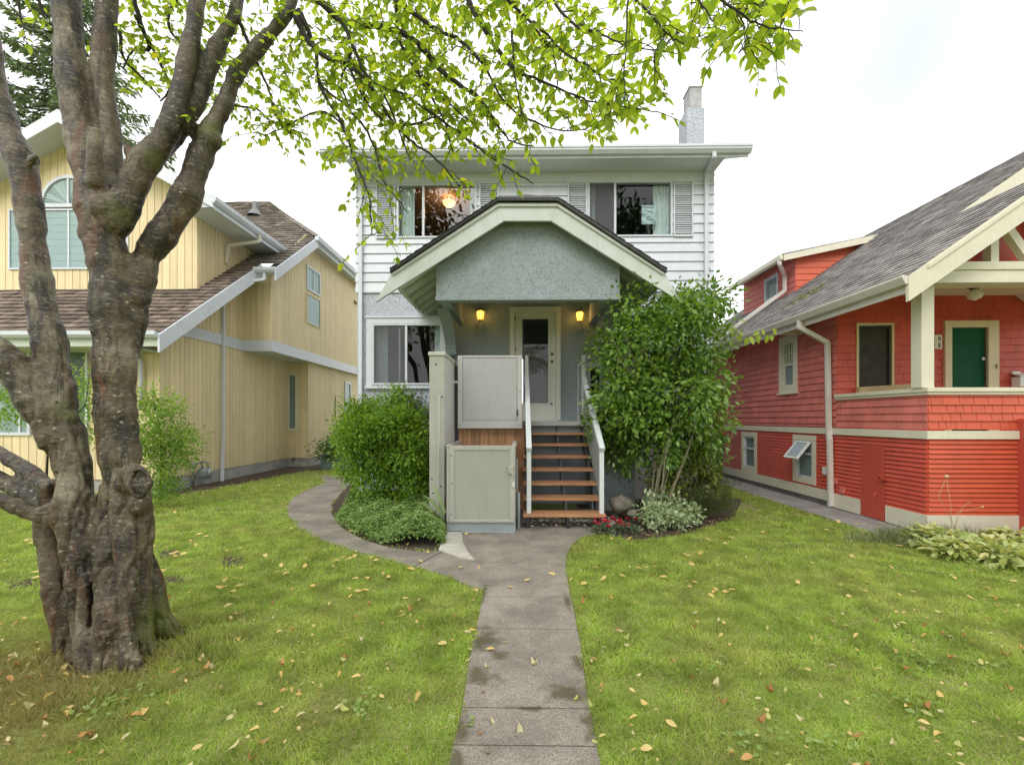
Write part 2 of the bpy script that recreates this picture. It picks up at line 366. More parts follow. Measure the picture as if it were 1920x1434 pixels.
M['meter']=mat('meter_grey',(.20,.23,.24),.45,var=.2)
M['white_plastic']=mat('white_plastic',(.74,.74,.72),.35)
M['binm']=mat('green_plastic',(.035,.085,.03),.5,var=.2)
# ================================================================ GROUND
def polyobj(name, pts, z, m, kind='structure', parent=None):
    mb=MB(); mb.face([(p[0],p[1],z) for p in pts],[(p[0],p[1]) for p in pts]); o=mb.build(name,m,parent)
    if kind: o['kind']=kind
    return o
def groundmat():
    m=mat('lawn_soil',(.20,.27,.05),1,col2=(.22,.21,.07),nscale=1.6,bump=.01,bscale=60); return m
go=MB(); go.face([(-900,-900,0),(900,-900,0),(900,900,0),(-900,900,0)]); tag(go.build('ground',groundmat()),kind='structure')
# concrete material (with moss and stains of their own shape)
def concmat(name, base, moss=True):
    m=mat(name,base,.92,col2=tuple(c*.62 for c in base),nscale=2.3,bump=.004,bscale=120); t=m.node_tree; l=t.links.new; p=t.nodes['Principled BSDF']
    src=p.inputs['Base Color'].links[0].from_socket; tc=t.nodes.new('ShaderNodeTexCoord')
    v=t.nodes.new('ShaderNodeTexNoise'); v.inputs['Scale'].default_value=130; v.inputs['Detail'].default_value=2; l(tc.outputs['Object'],v.inputs[0])
    r=t.nodes.new('ShaderNodeValToRGB'); e=r.color_ramp.elements; e[0].position=.36; e[0].color=(.68,.67,.64,1); e[1].position=.68; e[1].color=(1.32,1.3,1.26,1); l(v.outputs['Fac'],r.inputs[0])
    mm=t.nodes.new('ShaderNodeMix'); mm.data_type='RGBA'; mm.blend_type='MULTIPLY'; mm.inputs[0].default_value=1; l(src,mm.inputs[6]); l(r.outputs[0],mm.inputs[7]); last=mm.outputs[2]
    if moss:
        for (cx,cy,sx,sy) in MOSS:
            mp=t.nodes.new('ShaderNodeMapping'); mp.inputs['Location'].default_value=(-cx/sx,-cy/sy,0); mp.inputs['Scale'].default_value=(1/sx,1/sy,0); l(tc.outputs['Object'],mp.inputs[0])
            n=t.nodes.new('ShaderNodeTexNoise'); n.inputs['Scale'].default_value=14; n.inputs['Detail'].default_value=6; l(tc.outputs['Object'],n.inputs[0])
            ln=t.nodes.new('ShaderNodeVectorMath'); ln.operation='LENGTH'; l(mp.outputs[0],ln.inputs[0])
            ad=t.nodes.new('ShaderNodeMath'); ad.operation='MULTIPLY_ADD'; ad.inputs[1].default_value=2.4; l(n.outputs['Fac'],ad.inputs[0]); l(ln.outputs['Value'],ad.inputs[2])
            rr=t.nodes.new('ShaderNodeMapRange'); rr.inputs[1].default_value=1.55; rr.inputs[2].default_value=2.3; rr.inputs[3].default_value=.78; rr.inputs[4].default_value=0; l(ad.outputs[0],rr.inputs[0])
            m2=t.nodes.new('ShaderNodeMix'); m2.data_type='RGBA'; l(rr.outputs[0],m2.inputs[0]); l(last,m2.inputs[6]); m2.inputs[7].default_value=(.060,.052,.014,1); last=m2.outputs[2]
    l(last,p.inputs['Base Color']); return m
MOSS=[(*G(900,1275)[:2],.12,.12),(*G(1065,1305)[:2],.15,.09),(*G(1112,1370)[:2],.06,.15),(*G(905,1205)[:2],.12,.16),(*G(935,1232)[:2],.07,.06),(*G(862,1372)[:2],.05,.12),(*G(1085,1248)[:2],.05,.10),(*G(908,1112)[:2],.03,.22),(*G(1064,1130)[:2],.03,.2),(*G(852,1434)[:2],.06,.06),(*G(985,1334)[:2],.16,.025)]
M['conc']=concmat('path_concrete',(.29,.262,.222))
M['conc_light']=concmat('new_concrete',(.56,.54,.48),False)
M['conc_side']=concmat('side_path_concrete',(.36,.345,.335),False)
wig=lambda a: a
mainR=[(1150,1500),(1124,1434),(1112,1370),(1098,1290),(1088,1210),(1078,1160),(1068,1110),(1061,1075),(1062,1045),(1074,1022),(1092,1008),(1120,1003),(1135,990),(1135,955)]
mainL=[(838,960),(838,1000),(880,1052),(905,1060),(905,1122),(892,1190),(880,1240),(872,1300),(866,1340),(850,1400),(844,1434),(832,1500)]
PATH=[G(*p)[:2] for p in mainR+mainL]
BRANCH=[G(*p)[:2] for p in [(905,1060),(905,1108),(890,1104),(845,1084),(800,1070),(750,1058),(700,1044),(650,1030),(600,1013),(562,992),(541,968),(537,952),(548,935),(575,919),(610,906),(600,893),(640,893),(660,905),(640,925),(622,945),(622,965),(640,990),(680,1013),(730,1028),(790,1036),(833,1034),(870,1046)]]
PATCHP=[G(*p)[:2] for p in [(838,998),(866,999),(868,1020),(879,1040),(890,1054),(860,1048),(822,1034),(830,1015)]]
# slabs with joints: split the path in slabs along Y
jy=[1.0]+[G(960,y).y for y in (1404,1333,1183,1122,1058)][0:]+[7.6]
mb=MB()
def clipY(poly,a,b):
    c=[(-50,a),(50,a),(50,b),(-50,b)]; return clip(poly,c)
def subdiv(poly):
    return poly
for i in range(len(jy)-1):
    P=clipY(PATH,jy[i]+.004,jy[i+1]-.004)
    if len(P)>2: mb.prism([(x,y,-.06) for x,y in P],(0,0,.078))
tag(mb.build('front_path',M['conc']),kind='structure')
mb=MB()
bx=[-9]+[G(x,1050).x for x in (610,770,)]+[9]
jl=[G(772,1066),G(835,1033)]
mb.prism([(x,y,-.06) for x,y in BRANCH],(0,0,.072))
o=mb.build('curved_path',M['conc']); tag(o,kind='structure')
polyj=MB(); polyj.bar((jl[0].x,jl[0].y,.0125),(jl[1].x,jl[1].y,.0125),.012,.002); 
tag(polyj.build('path_joint',M['dark']),kind='structure')
mb=MB(); mb.prism([(x,y,-.05) for x,y in PATCHP],(0,0,.075)); tag(mb.build('path_patch',M['conc_light']),kind='structure')
SIDEP=[(4.62,5.55),(5.27,5.75),(5.27,30),(4.55,30)]
mb=MB(); mb.prism([(x,y,-.2) for x,y in SIDEP],(0,0,.215)); tag(mb.build('side_path',M['conc_side']),kind='structure')
BEDS={
 'left_bed':[G(*p)[:2] for p in [(838,1010),(835,1034),(790,1036),(730,1028),(680,1013),(640,990),(622,965),(622,945),(640,922),(660,900)]]+[(-2.4,8.4),(-1.0,8.4),(-1.0,6.0)],
 'right_bed':[G(*p)[:2] for p in [(1120,1003),(1150,1008),(1200,1012),(1260,1006),(1320,992),(1375,975),(1385,950)]]+[(4.2,8.4),(1.0,8.4),(1.0,6.1)],
 'yellow_bed':[(-7.2,8.2),(-6.75,8.6),(-6.4,10),(-6.2,12.5),(-5.4,13.5),(-5.6,18),(-7.2,18)],
 'hosta_bed':[(4.62,5.5),(4.95,5.1),(5.28,4.62),(5.6,4.35),(6.4,3.9),(9,3.2),(9,5.9),(5.2,5.9)],
 'tree_bed':[G(*p)[:2] for p in [(95,1235),(140,1262),(240,1262),(310,1225),(300,1180),(200,1150),(100,1170)]],
 'patch_a':[G(*p)[:2] for p in [(295,1035),(340,1030),(335,1042),(300,1048)]],
 'patch_b':[G(*p)[:2] for p in [(415,1045),(455,1042),(460,1058),(420,1066)]],
 'patch_c':[G(*p)[:2] for p in [(275,1085),(340,1078),(345,1092),(280,1100)]],
 'patch_d':[G(*p)[:2] for p in [(5,1090),(75,1085),(75,1102),(15,1105)]]}
for i,(k,v) in enumerate(BEDS.items()):
    o=polyobj('garden_bed' if 'bed' in k else 'bare_patch',v,.004+.0004*i,M['soil']); 
# ---------------------------------------------------------------- grass blades (one stuff object)
def grassmat():
    m=bpy.data.materials.new('grass_blades'); m.use_nodes=True; t=m.node_tree; l=t.links.new; p=t.nodes['Principled BSDF']
    tc=t.nodes.new('ShaderNodeTexCoord'); a=t.nodes.new('ShaderNodeAttribute'); a.attribute_name='rnd'
    r=t.nodes.new('ShaderNodeValToRGB'); e=r.color_ramp.elements; e[0].color=(.29,.44,.07,1); e[1].color=(.68,.64,.36,1); x=e.new(.5); x.color=(.45,.59,.10,1); x=e.new(.88); x.color=(.55,.63,.16,1)
    l(a.outputs['Fac'],r.inputs[0])
    n=t.nodes.new('ShaderNodeTexNoise'); n.inputs['Scale'].default_value=1.1; n.inputs['Detail'].default_value=5; l(tc.outputs['Object'],n.inputs[0])
    mr=t.nodes.new('ShaderNodeMapRange'); mr.inputs[1].default_value=.48; mr.inputs[2].default_value=.7; mr.inputs[4].default_value=.75; l(n.outputs['Fac'],mr.inputs[0])
    mm=t.nodes.new('ShaderNodeMix'); mm.data_type='RGBA'; l(mr.outputs[0],mm.inputs[0]); l(r.outputs[0],mm.inputs[6]); mm.inputs[7].default_value=(.52,.54,.16,1)
    n3=t.nodes.new('ShaderNodeTexNoise'); n3.inputs['Scale'].default_value=4.5; n3.inputs['Detail'].default_value=4; l(tc.outputs['Object'],n3.inputs[0])
    m3=t.nodes.new('ShaderNodeMapRange'); m3.inputs[1].default_value=.35; m3.inputs[2].default_value=.65; m3.inputs[3].default_value=.66; m3.inputs[4].default_value=1.12; l(n3.outputs['Fac'],m3.inputs[0])
    vs=t.nodes.new('ShaderNodeVectorMath'); vs.operation='SCALE'; l(mm.outputs[2],vs.inputs[0]); l(m3.outputs[0],vs.inputs['Scale'])
    # dry straw round the foot of the tree and at lower left (a patch with its own shape)
    c=G(60,1330); mp=t.nodes.new('ShaderNodeVectorMath'); mp.operation='DISTANCE'; mp.inputs[1].default_value=(c.x-.3,c.y+.1,0); l(tc.outputs['Object'],mp.inputs[0])
    n2=t.nodes.new('ShaderNodeTexNoise'); n2.inputs['Scale'].default_value=5; n2.inputs['Detail'].default_value=5; l(tc.outputs['Object'],n2.inputs[0])
    ad=t.nodes.new('ShaderNodeMath'); ad.operation='MULTIPLY_ADD'; ad.inputs[1].default_value=1.6; l(n2.outputs['Fac'],ad.inputs[0]); l(mp.outputs['Value'],ad.inputs[2])
    r2=t.nodes.new('ShaderNodeMapRange'); r2.inputs[1].default_value=1.2; r2.inputs[2].default_value=2.1; r2.inputs[3].default_value=.72; r2.inputs[4].default_value=0; l(ad.outputs[0],r2.inputs[0])
    m2=t.nodes.new('ShaderNodeMix'); m2.data_type='RGBA'; l(r2.outputs[0],m2.inputs[0]); l(vs.outputs[0],m2.inputs[6]); m2.inputs[7].default_value=(.36,.28,.12,1)
    l(m2.outputs[2],p.inputs['Base Color']); p.inputs['Roughness'].default_value=.6; p.inputs['Specular IOR Level'].default_value=.2
    tr=t.nodes.new('ShaderNodeBsdfTranslucent'); l(m2.outputs[2],tr.inputs[0]); ms=t.nodes.new('ShaderNodeMixShader'); ms.inputs[0].default_value=.5
    l(p.outputs[0],ms.inputs[1]); l(tr.outputs[0],ms.inputs[2]); l(ms.outputs[0],t.nodes['Material Output'].inputs['Surface']); return m
HARD=[PATH,BRANCH,PATCHP]
LAWN_R=[(4.58,30),(4.62,5.5),(4.95,5.1),(5.28,4.62),(5.6,4.35),(6.4,3.9),(9,3.2),(9,.5),(-12,.5),(-12,9),(-7.2,9),(-6.2,12.5),(-5.0,14),(-5,30)]
def lawnpts(n,y0,y1,edge=0):
    y=RNG.uniform(y0,y1,n); hw=y*1.22+1.2; x=RNG.uniform(-1,1,n)*hw
    k=inpoly(x,y,LAWN_R)&~((x>-3.1)&(x<4.0)&(y>7.3))
    j=RNG.normal(0,.02,n)
    for P in HARD: k&=~inpoly(x+j,y+j,P)
    for nme,P in BEDS.items():
        q=inpoly(x+RNG.normal(0,.04,n),y+RNG.normal(0,.04,n),P)
        if nme=='tree_bed' or 'patch' in nme: q&=RNG.random(n)<.8
        k&=~q
    return x[k],y[k]
GX=[];GY=[];GS=[];GW=[]
for (n,y0,y1,h,wd) in [(120000,1.3,2.6,.030,.0042),(150000,2.6,4.2,.032,.006),(140000,4.2,6.5,.036,.009),(110000,6.5,11,.04,.014),(30000,11,20,.05,.03)]:
    x,y=lawnpts(n,y0,y1); GX.append(x);GY.append(y);GS.append(h*RNG.uniform(.6,1.5,len(x)));GW.append(wd*RNG.uniform(.7,1.4,len(x)))
gx=np.concatenate(GX);gy=np.concatenate(GY);gs=np.concatenate(GS);gw=np.concatenate(GW)
# tufts: longer where coarse noise is high
tu=np.sin(gx*7.1+np.sin(gy*5))*np.sin(gy*8.3+np.sin(gx*4.4)); gs*=1+.45*tu
near=np.hypot(gx-(-2.45),gy-2.75)<.62; gs[near]*=1.8
n=len(gx); ax=np.stack([RNG.normal(0,.85,n),RNG.normal(0,.85,n),np.ones(n)],1); nr=unit(n); nr[:,2]*=.1
go=scatter('grass',BLADE[0],BLADE[1],np.stack([gx,gy,np.full(n,.002)],1),ax,nr,gs,grassmat(),wid=gw); tag(go,'short green lawn grass with yellowed patches',kind='stuff'); go['category']='grass'
# small broad-leaved weeds in the lawn
cl=[]; 
for (px,py,rad,k) in [(200,1320,.16,90),(225,1335,.15,40),(1400,1395,.14,60),(1740,1330,.13,50),(1530,1400,.13,40),(1725,1245,.14,60),(880,1360,.05,10),(1850,1250,.12,25),(420,1180,.12,40),(1330,1250,.12,20),(690,1330,.12,40)]:
    c=G(px,py); a=RNG.normal(0,rad/1.6,(k,2)); cl.append(np.stack([c.x+a[:,0],c.y+a[:,1]*.7,RNG.uniform(.012,.035,k)],1))
cp=np.concatenate(cl); cp=cp[RNG.random(len(cp))<.6]; n=len(cp); a=unit(n); a[:,2]=np.abs(a[:,2])*.3; nr=np.tile([0,0,1.],(n,1))+RNG.normal(0,.3,(n,3))
wo=scatter('lawn_weeds',*LEAF4,cp,a,nr,RNG.uniform(.02,.045,n),leafmat('weed_leaf',(.20,.32,.05),(.34,.45,.15),.4),wid=RNG.uniform(.035,.06,n)); tag(wo,'patches of small broad-leaved weeds in the lawn',kind='stuff'); wo['category']='weeds'
# dry straw stalks round the tree foot
c=G(200,1262); k=420; th=RNG.uniform(math.pi*.75,math.pi*2.25,k); rr=RNG.uniform(.26,.62,k)
sp=np.stack([-2.5+np.cos(th)*rr*1.1,2.85+np.sin(th)*rr,np.full(k,0.0)],1); ax=np.stack([RNG.normal(0,.9,k),RNG.normal(0,.9,k),np.ones(k)*.8],1)
so_=scatter('dry_grass',*BLADE,sp,ax,unit(k),RNG.uniform(.04,.12,k),mat('straw',(.38,.30,.15),.8,rndmix=.5),wid=.004); tag(so_,'dry straw-like grass stalks round the foot of the tree',kind='stuff'); so_['category']='dry grass'

# ================================================================ GREY HOUSE
YW=8.4
HO=thing('grey_house','two-storey house with white upper siding, grey stucco and an arched porch hood','house',(0.3,YW,0))
FM=fr((0,YW,0),(1,0,0))
def wx(px,y=700,Y=YW): return W(px,y,Y).x
def wz(py,Y=YW,px=960): return W(px,py,Y).z
XL,XR=wx(668),wx(1338)
ZB=wz(545); ZT=wz(326)
# openings (x0,x1,z0,z1) clear
OPN={'ul':(wx(745),wx(894),wz(446),wz(345)),'ur':(wx(1102),wx(1260),wz(446),wz(343)),'ll':(wx(699),wx(828),wz(721),wz(607)),'door':(wx(965),wx(1042),1.47,wz(586)),'side':(1.34,1.62,1.56,2.45)}
holes=[OPN['ul'],OPN['ur']]
mb=lap(FM,[[(XL,ZB),(XR,ZB),(XR,ZT),(XL,ZT)]],holes,pitch=.178,thick=.024,zoff=ZB)
for sx,dx in ((XL,1),(XR,-1)):   # side walls (lapped too)
    Fs=fr((sx,0,0),(0,1,0),(0,0,1),(-dx,0,0)); lap(Fs,[[(YW,ZB),(18,ZB),(18,ZT),(YW,ZT)]],(),pitch=.178,thick=.024,zoff=ZB,mb=mb)
mb.box(XL,XR,17.9,18,ZB,ZT)
mb.build('upper_wall',M['wsiding'],HO)
mb=MB(); back(mb,FM,[[(XL+.02,0),(XR-.02,0),(XR-.02,ZB+.01),(XL+.02,ZB+.01)]],[OPN['ll'],OPN['side'],(-1.17,1.56,1.2,ZB)])
for sx in (XL+.02,XR-.02): mb.face([(sx,YW,0),(sx,18,0),(sx,18,ZB+.01),(sx,YW,ZB+.01)])
mb.build('stucco_wall',M['stucco_light'],HO)
mb=MB(); back(mb,FM,[[(-1.17,1.2),(1.56,1.2),(1.56,ZB),(-1.17,ZB)]],[OPN['door'],OPN['side']])
mb.build('porch_wall',M['stucco_porch'],HO)
mb=MB(); mb.box(XL-.006,XR+.006,YW-.03,YW-.002,ZB-.035,ZB-.001); mb.box(XL,XR,YW-.028,YW-.001,wz(345)+.015,ZT-.001); mb.build('trim_board',M['wtrim'],HO)
# eaves, hip roof
GF=7.92
x0,x1=wx(607,300,GF),wx(1402,300,GF)
ZS=wz(300,GF); ZS=ZT
mb=MB(); mb.box(XL-.01,XR+.01,GF+.001,YW+.05,ZS,ZS+.03)
RP=.55; YR=13.2; rzz=lambda y: ZS+.14+RP*((y-GF) if y<YR else (2*YR-GF-y))
for (xa,xb) in ((x0+.03,XL+.03),(XR-.03,x1-.03)):
    mb.prism([(xa,GF+.002,rzz(GF)-.14),(xa,YR,rzz(YR)-.16),(xa,2*YR-GF,rzz(2*YR-GF)-.16),(xa,2*YR-GF,rzz(2*YR-GF)-.13),(xa,YR,rzz(YR)-.13),(xa,GF+.002,rzz(GF)-.11)],(xb-xa,0,0))
mb.build('soffit',M['soffit'],HO)
mb=MB(); ZG=wz(275,GF-.09)
mb.box(x0-.005,x1+.005,GF-.02,GF+.0,ZS-.01,ZS+.17)
for xx in (x0,x1-.025): mb.prism([(xx,GF+.001,ZS-.005),(xx,YR,rzz(YR)-.2),(xx,2*YR-GF,rzz(2*YR-GF)-.2),(xx,2*YR-GF,rzz(2*YR-GF)+.02),(xx,YR,rzz(YR)+.02),(xx,GF+.001,ZS+.16)],(.025,0,0))
mb.build('fascia',M['wtrim'],HO)
for sx in (XL+.01,XR-.01): mb=MB(); mb.face([(sx,YW,ZT-.01),(sx,18,ZT-.01),(sx,18,rzz(18)-.14),(sx,YR,rzz(YR)-.14),(sx,YW,rzz(YW)-.14)]); mb.build('gable_end',M['wsiding'],HO)
mb=MB()
prof=[(GF-.02,ZG-.13),(GF-.07,ZG-.13),(GF-.115,ZG-.075),(GF-.115,ZG-.045),(GF-.128,ZG-.04),(GF-.128,ZG),(GF-.118,ZG),(GF-.118,ZG-.03),(GF-.02,ZG-.03)]
mb.prism([(x0-.03,a,b) for a,b in prof],(x1-x0+.06,0,0)); mb.build('gutter',M['wtrim'],HO)
mb=MB(); mb.prism([(x0-.01,GF-.03,rzz(GF-.03)+.01),(x0-.01,YR,rzz(YR)+.03),(x0-.01,2*YR-GF,rzz(2*YR-GF)+.02),(x0-.01,2*YR-GF,rzz(2*YR-GF)+.05),(x0-.01,YR,rzz(YR)+.07),(x0-.01,GF-.03,rzz(GF-.03)+.04)],(x1-x0+.02,0,0))
mb.build('roof',M['shingle_dark'],HO)
# chimney
ch=MB(); CY=9.4; a,b=wx(1288,200,CY),wx(1321,200,CY)
ch.box(a,b,CY,CY+.5,ZG-.3,wz(206,CY)); cho=ch.build('chimney',M['stucco_light'],HO)
cb=MB(); a2,b2=wx(1293,200,CY+.05),wx(1316,200,CY+.05); cb.box(a2,b2,CY+.05,CY+.4,wz(207,CY),wz(166,CY+.05)-.02); cb.box(a2-.015,b2+.015,CY+.035,CY+.415,wz(166,CY+.05)-.02,wz(166,CY+.05)); cb.build('chimney_flue',mat('flue_concrete',(.42,.42,.43),.9,var=.3,nscale=7,bump=.003),cho)
# downspouts
def spout(parent,pts,m,r=(.07,.05),name='downspout'):
    mb=MB()
    for a,b in zip(pts[:-1],pts[1:]):
        a=Vector(a);b=Vector(b);d=(b-a).normalized()*.012; mb.bar(a-d,b+d,r[0],r[1],up=(0,-1,0) if abs(d.z)>.001 else (0,0,1))
    return mb.build(name,m,parent,bevel=.006)
xd=wx(678); yd=YW-.06
spout(HO,[(xd-.05,GF-.06,ZG-.1),(xd-.05,GF-.06,ZG-.18),(xd,yd,ZT-.12),(xd,yd,.15)],M['wtrim'])
xd2=wx(1322); spout(HO,[(wx(1339,290,GF-.06),GF-.06,ZG-.1),(wx(1339,290,GF-.06),GF-.06,ZG-.2),(xd2,yd,ZT-.06),(xd2,yd,.15)],M['wtrim'])
# windows
def curtain(parent,x0,x1,y,z0,z1,m,name='curtain',folds=9,amp=.02):
    mb=MB(); n=folds*6; pts=[]
    for i in range(n+1):
        s=i/n; x=x0+(x1-x0)*s; yy=y+amp*math.sin(s*folds*2*math.pi)+.006*math.sin(s*23)
        pts.append((x,yy))
    for i in range(n):
        a=pts[i];b=pts[i+1]; mb.face([(a[0],a[1],z0),(b[0],b[1],z0),(b[0],b[1],z1),(a[0],a[1],z1)],smooth=True,r=.5)
    return mb.build(name,m,parent)
def slider(x0,x1,z0,z1,split,casing=None,room=None,parent=HO):
    cx=(x0+x1)/2; t=MB(); f=.03
    yf,yb=YW-.035,YW+.05
    t.box(x0,x1,yf,yb,z0,z0+f); t.box(x0,x1,yf,yb,z1-f,z1); t.box(x0,x0+f,yf,yb,z0+f,z1-f); t.box(x1-f,x1,yf,yb,z0+f,z1-f)
    t.box(split-.02,split+.02,yf+.01,yb-.01,z0+f,z1-f)
    if casing:
        c=casing; t.box(x0-c,x1+c,YW-.04,YW-.004,z1,z1+c); t.box(x0-c,x0,YW-.04,YW-.004,z0-.02,z1); t.box(x1,x1+c,YW-.04,YW-.004,z0-.02,z1); t.box(x0-c-.02,x1+c+.02,YW-.07,YW-.004,z0-.075,z0-.02); t.box(x0-c-.02,x1+c+.02,YW-.06,YW-.004,z1+c,z1+c+.03)
    wo=t.build('window',M['wtrim'],parent)
    g=MB(); g.box(x0+f,x1-f,YW,YW+.006,z0+f,z1-f); g.build('pane',M['glass'],wo)
    return wo
def room(name,x0,x1,y0,y1,z0,z1,m,parent):
    mb=MB(); 
    mb.face([(x0,y1,z0),(x1,y1,z0),(x1,y1,z1),(x0,y1,z1)]); mb.face([(x0,y0,z0),(x0,y1,z0),(x0,y1,z1),(x0,y0,z1)]); mb.face([(x1,y0,z0),(x1,y1,z0),(x1,y1,z1),(x1,y0,z1)])
    mb.face([(x0,y0,z0),(x1,y0,z0),(x1,y1,z0),(x0,y1,z0)]); mb.face([(x0,y0,z1),(x1,y0,z1),(x1,y1,z1),(x0,y1,z1)])
    return mb.build(name,m,parent)
u=OPN['ul']; wo=slider(*u,wx(794)); curtain(wo,u[0]+.03,wx(775),YW+.12,u[2],u[3],M['curtain'],folds=5); curtain(wo,wx(880),u[1]-.02,YW+.12,u[2],u[3],M['curtain'],folds=4)
room('room',-3.0,.2,YW+.06,YW+3.2,4.0,6.28,M['room'],HO)
u=OPN['ur']; wo=slider(*u,wx(1153)); curtain(wo,wx(1228),u[1]-.02,YW+.12,u[2],u[3],M['curtain'],folds=5); curtain(wo,u[0]+.03,wx(1118),YW+.12,u[2],u[3],M['curtain'],folds=3)
s=MB(); s.box(u[0]+.03,wx(1151),YW-.016,YW-.014,u[2]+.03,u[3]-.03)
def screenmat():
    m=bpy.data.materials.new('screen_mesh'); m.use_nodes=True; t=m.node_tree; p=t.nodes['Principled BSDF']; p.inputs['Base Color'].default_value=(.18,.18,.2,1); p.inputs['Alpha'].default_value=.3; p.inputs['Roughness'].default_value=.8; return m
M['screen']=screenmat()
s.build('insect_screen',M['screen'],wo)
room('room',.4,3.5,YW+.06,YW+3.2,4.0,6.28,M['room_grey'],HO)
u=OPN['ll']; wo=slider(*u,wx(762),casing=.11); curtain(wo,u[0]+.03,wx(724),YW+.12,u[2],u[3],M['curtain'],folds=4); curtain(wo,wx(813),u[1]-.02,YW+.12,u[2],u[3],M['curtain'],folds=3)
s=MB(); s.box(u[0]+.03,wx(760),YW-.016,YW-.014,u[2]+.03,u[3]-.03); s.build('insect_screen',M['screen'],wo)
s=MB(); s.box(wx(747),wx(750),YW+.01,YW+.04,u[2]+.03,u[3]-.06); s.build('sash_stile',M['wtrim'],wo)
room('room',-2.95,-1.2,YW+.06,YW+2.5,1.5,3.6,M['room_grey'],HO)
u=OPN['side']; t=MB(); x0_,x1_,z0_,z1_=u; t.box(x0_-.1,x0_,YW-.05,YW+.04,z0_-.1,z1_+.1); t.box(x1_,x1_+.1,YW-.05,YW+.04,z0_-.1,z1_+.1); t.box(x0_,x1_,YW-.05,YW+.04,z0_-.1,z0_); t.box(x0_,x1_,YW-.05,YW+.04,z1_,z1_+.1)
wo=t.build('window',M['wtrim'],HO); g=MB(); g.box(x0_,x1_,YW,YW+.006,z0_,z1_); g.build('pane',M['dark_glass'],wo)
# shutters
for (a,b) in ((706,742),(899,935),(1064,1100),(1262,1298)):
    X0,X1=wx(a),wx(b); Z0,Z1=wz(447),wz(344); t=MB(); f=.022; y0=YW-.05; y1=YW-.002
    t.box(X0,X0+f,y0,y1,Z0,Z1); t.box(X1-f,X1,y0,y1,Z0,Z1); t.box(X0+f,X1-f,y0,y1,Z0,Z0+f); t.box(X0+f,X1-f,y0,y1,Z1-f,Z1)
    nl=24; h=(Z1-Z0-2*f)/nl
    for i in range(nl):
        z=Z0+f+i*h; t.prism([(X0+f,y1-.004,z+h*.95),(X0+f,y1-.004,z+h*.78),(X0+f,y0+.008,z),(X0+f,y0+.008,z+h*.16)],(X1-X0-2*f,0,0))
    t.face([(X0+f,y1-.003,Z0),(X1-f,y1-.003,Z0),(X1-f,y1-.003,Z1),(X0+f,y1-.003,Z1)])
    t.build('shutter',M['wtrim'],HO)
# door
u=OPN['door']; X0,X1,Z0,Z1=u
t=MB(); c=.09
t.box(X0-c,X0,YW-.045,YW+.06,Z0,Z1); t.box(X1,X1+c,YW-.045,YW+.06,Z0,Z1); t.box(X0-c,X1+c,YW-.045,YW+.06,Z1,Z1+c+.01); t.box(X0-.02,X1+.02,YW-.1,YW+.06,Z0-.03,Z0+.012)
dfr=t.build('door_frame',M['cream_door'],HO,bevel=.006)
t=MB(); gx0,gx1,gz0,gz1=wx(979),wx(1028),wz(756),wz(598)
ya,yb=YW+.004,YW+.045
t.box(X0+.004,gx0,ya,yb,Z0+.015,Z1-.004); t.box(gx1,X1-.004,ya,yb,Z0+.015,Z1-.004); t.box(gx0,gx1,ya,yb,Z0+.015,gz0); t.box(gx0,gx1,ya,yb,gz1,Z1-.004)
for (a,b,c_,d) in ((gx0-.03,gx0,gz0-.03,gz1+.03),(gx1,gx1+.03,gz0-.03,gz1+.03),(gx0,gx1,gz0-.03,gz0),(gx0,gx1,gz1,gz1+.03)): t.box(a,b,ya-.014,ya-.001,c_,d)
dr=t.build('door',M['cream_door'],HO,bevel=.003)
g=MB(); g.box(gx0,gx1,YW+.02,YW+.026,gz0,gz1); g.build('door_glass',M['glass'],dr)
for pz in (664,678): 
    l_=MB(); l_.lathe((wx(1035),ya-.001,wz(pz)),[(.0,-.025),(.024,-.024),(.028,-.01),(.028,0)],14,axis='Y'); l_.build('door_lock',M['brass'],dr)
l_=MB(); l_.lathe((wx(1034),ya-.001,wz(757)),[(.0,-.012),(.02,-.01),(.02,0)],12,axis='Y'); l_.build('door_stop',M['brass'],dr)
for pz in (597,655,): 
    l_=MB(); l_.box(X0-.006,X0+.02,ya-.02,ya-.002,wz(pz)-.04,wz(pz)+.04); l_.build('door_hinge',M['brass'],dr)
room('hallway',.1,.95,YW+.06,YW+2.6,1.46,3.6,mat('hall_walls',(.45,.47,.5),.8),HO)
t=MB(); t.box(.35,.72,YW+2.2,YW+2.5,1.47,2.2); t.box(.15,.5,YW+1.6,YW+1.9,1.47,1.8); t.build('hall_cupboard',mat('hall_white',(.42,.46,.5),.6),HO)
# ---- porch hood
HY=6.3; P6=lambda x,y: W(x,y,HY)
mb=MB()
q=[(704,566),(735,511),(933,380),(945,414)]; 
mb.prism([P6(*p) for p in q],(0,.045,0)); mb.prism([P6(*p) for p in [(933.3,380),(1046,380),(1033,414),(945.3,414)]],(0,.0447,0)); mb.prism([P6(*p) for p in [(1046.3,380),(1246,511),(1277,566),(1033.3,414)]],(0,.045,0))
mb.build('hood_fascia',M['hood_trim'],HO)
mb=MB(); # moulding strip
for a,b in (((736,515),(934,386)),((934,386),(1045,386)),((1045,386),(1245,515))): mb.bar(P6(*a)+Vector((0,-.012,0)),P6(*b)+Vector((0,-.012,0)),.03,.03,up=(0,1,0))
mb.build('hood_moulding',M['hood_trim'],HO)
eL=P6(737,509); eR=P6(1244,509); cL=P6(933,379); cR=P6(1046,379); cxm=(cL.x+cR.x)/2
sl_=(cL.z-eL.z)/(cL.x-eL.x); zr=cL.z+sl_*(cxm-cL.x); yr=HY+(zr-cL.z)/sl_
fy=HY-.06; up=.035
def roofslab(mb,pts,th=.045):
    mb.prism([Vector(p)+Vector((0,0,up)) for p in pts],(0,0,-th))
mb=MB()
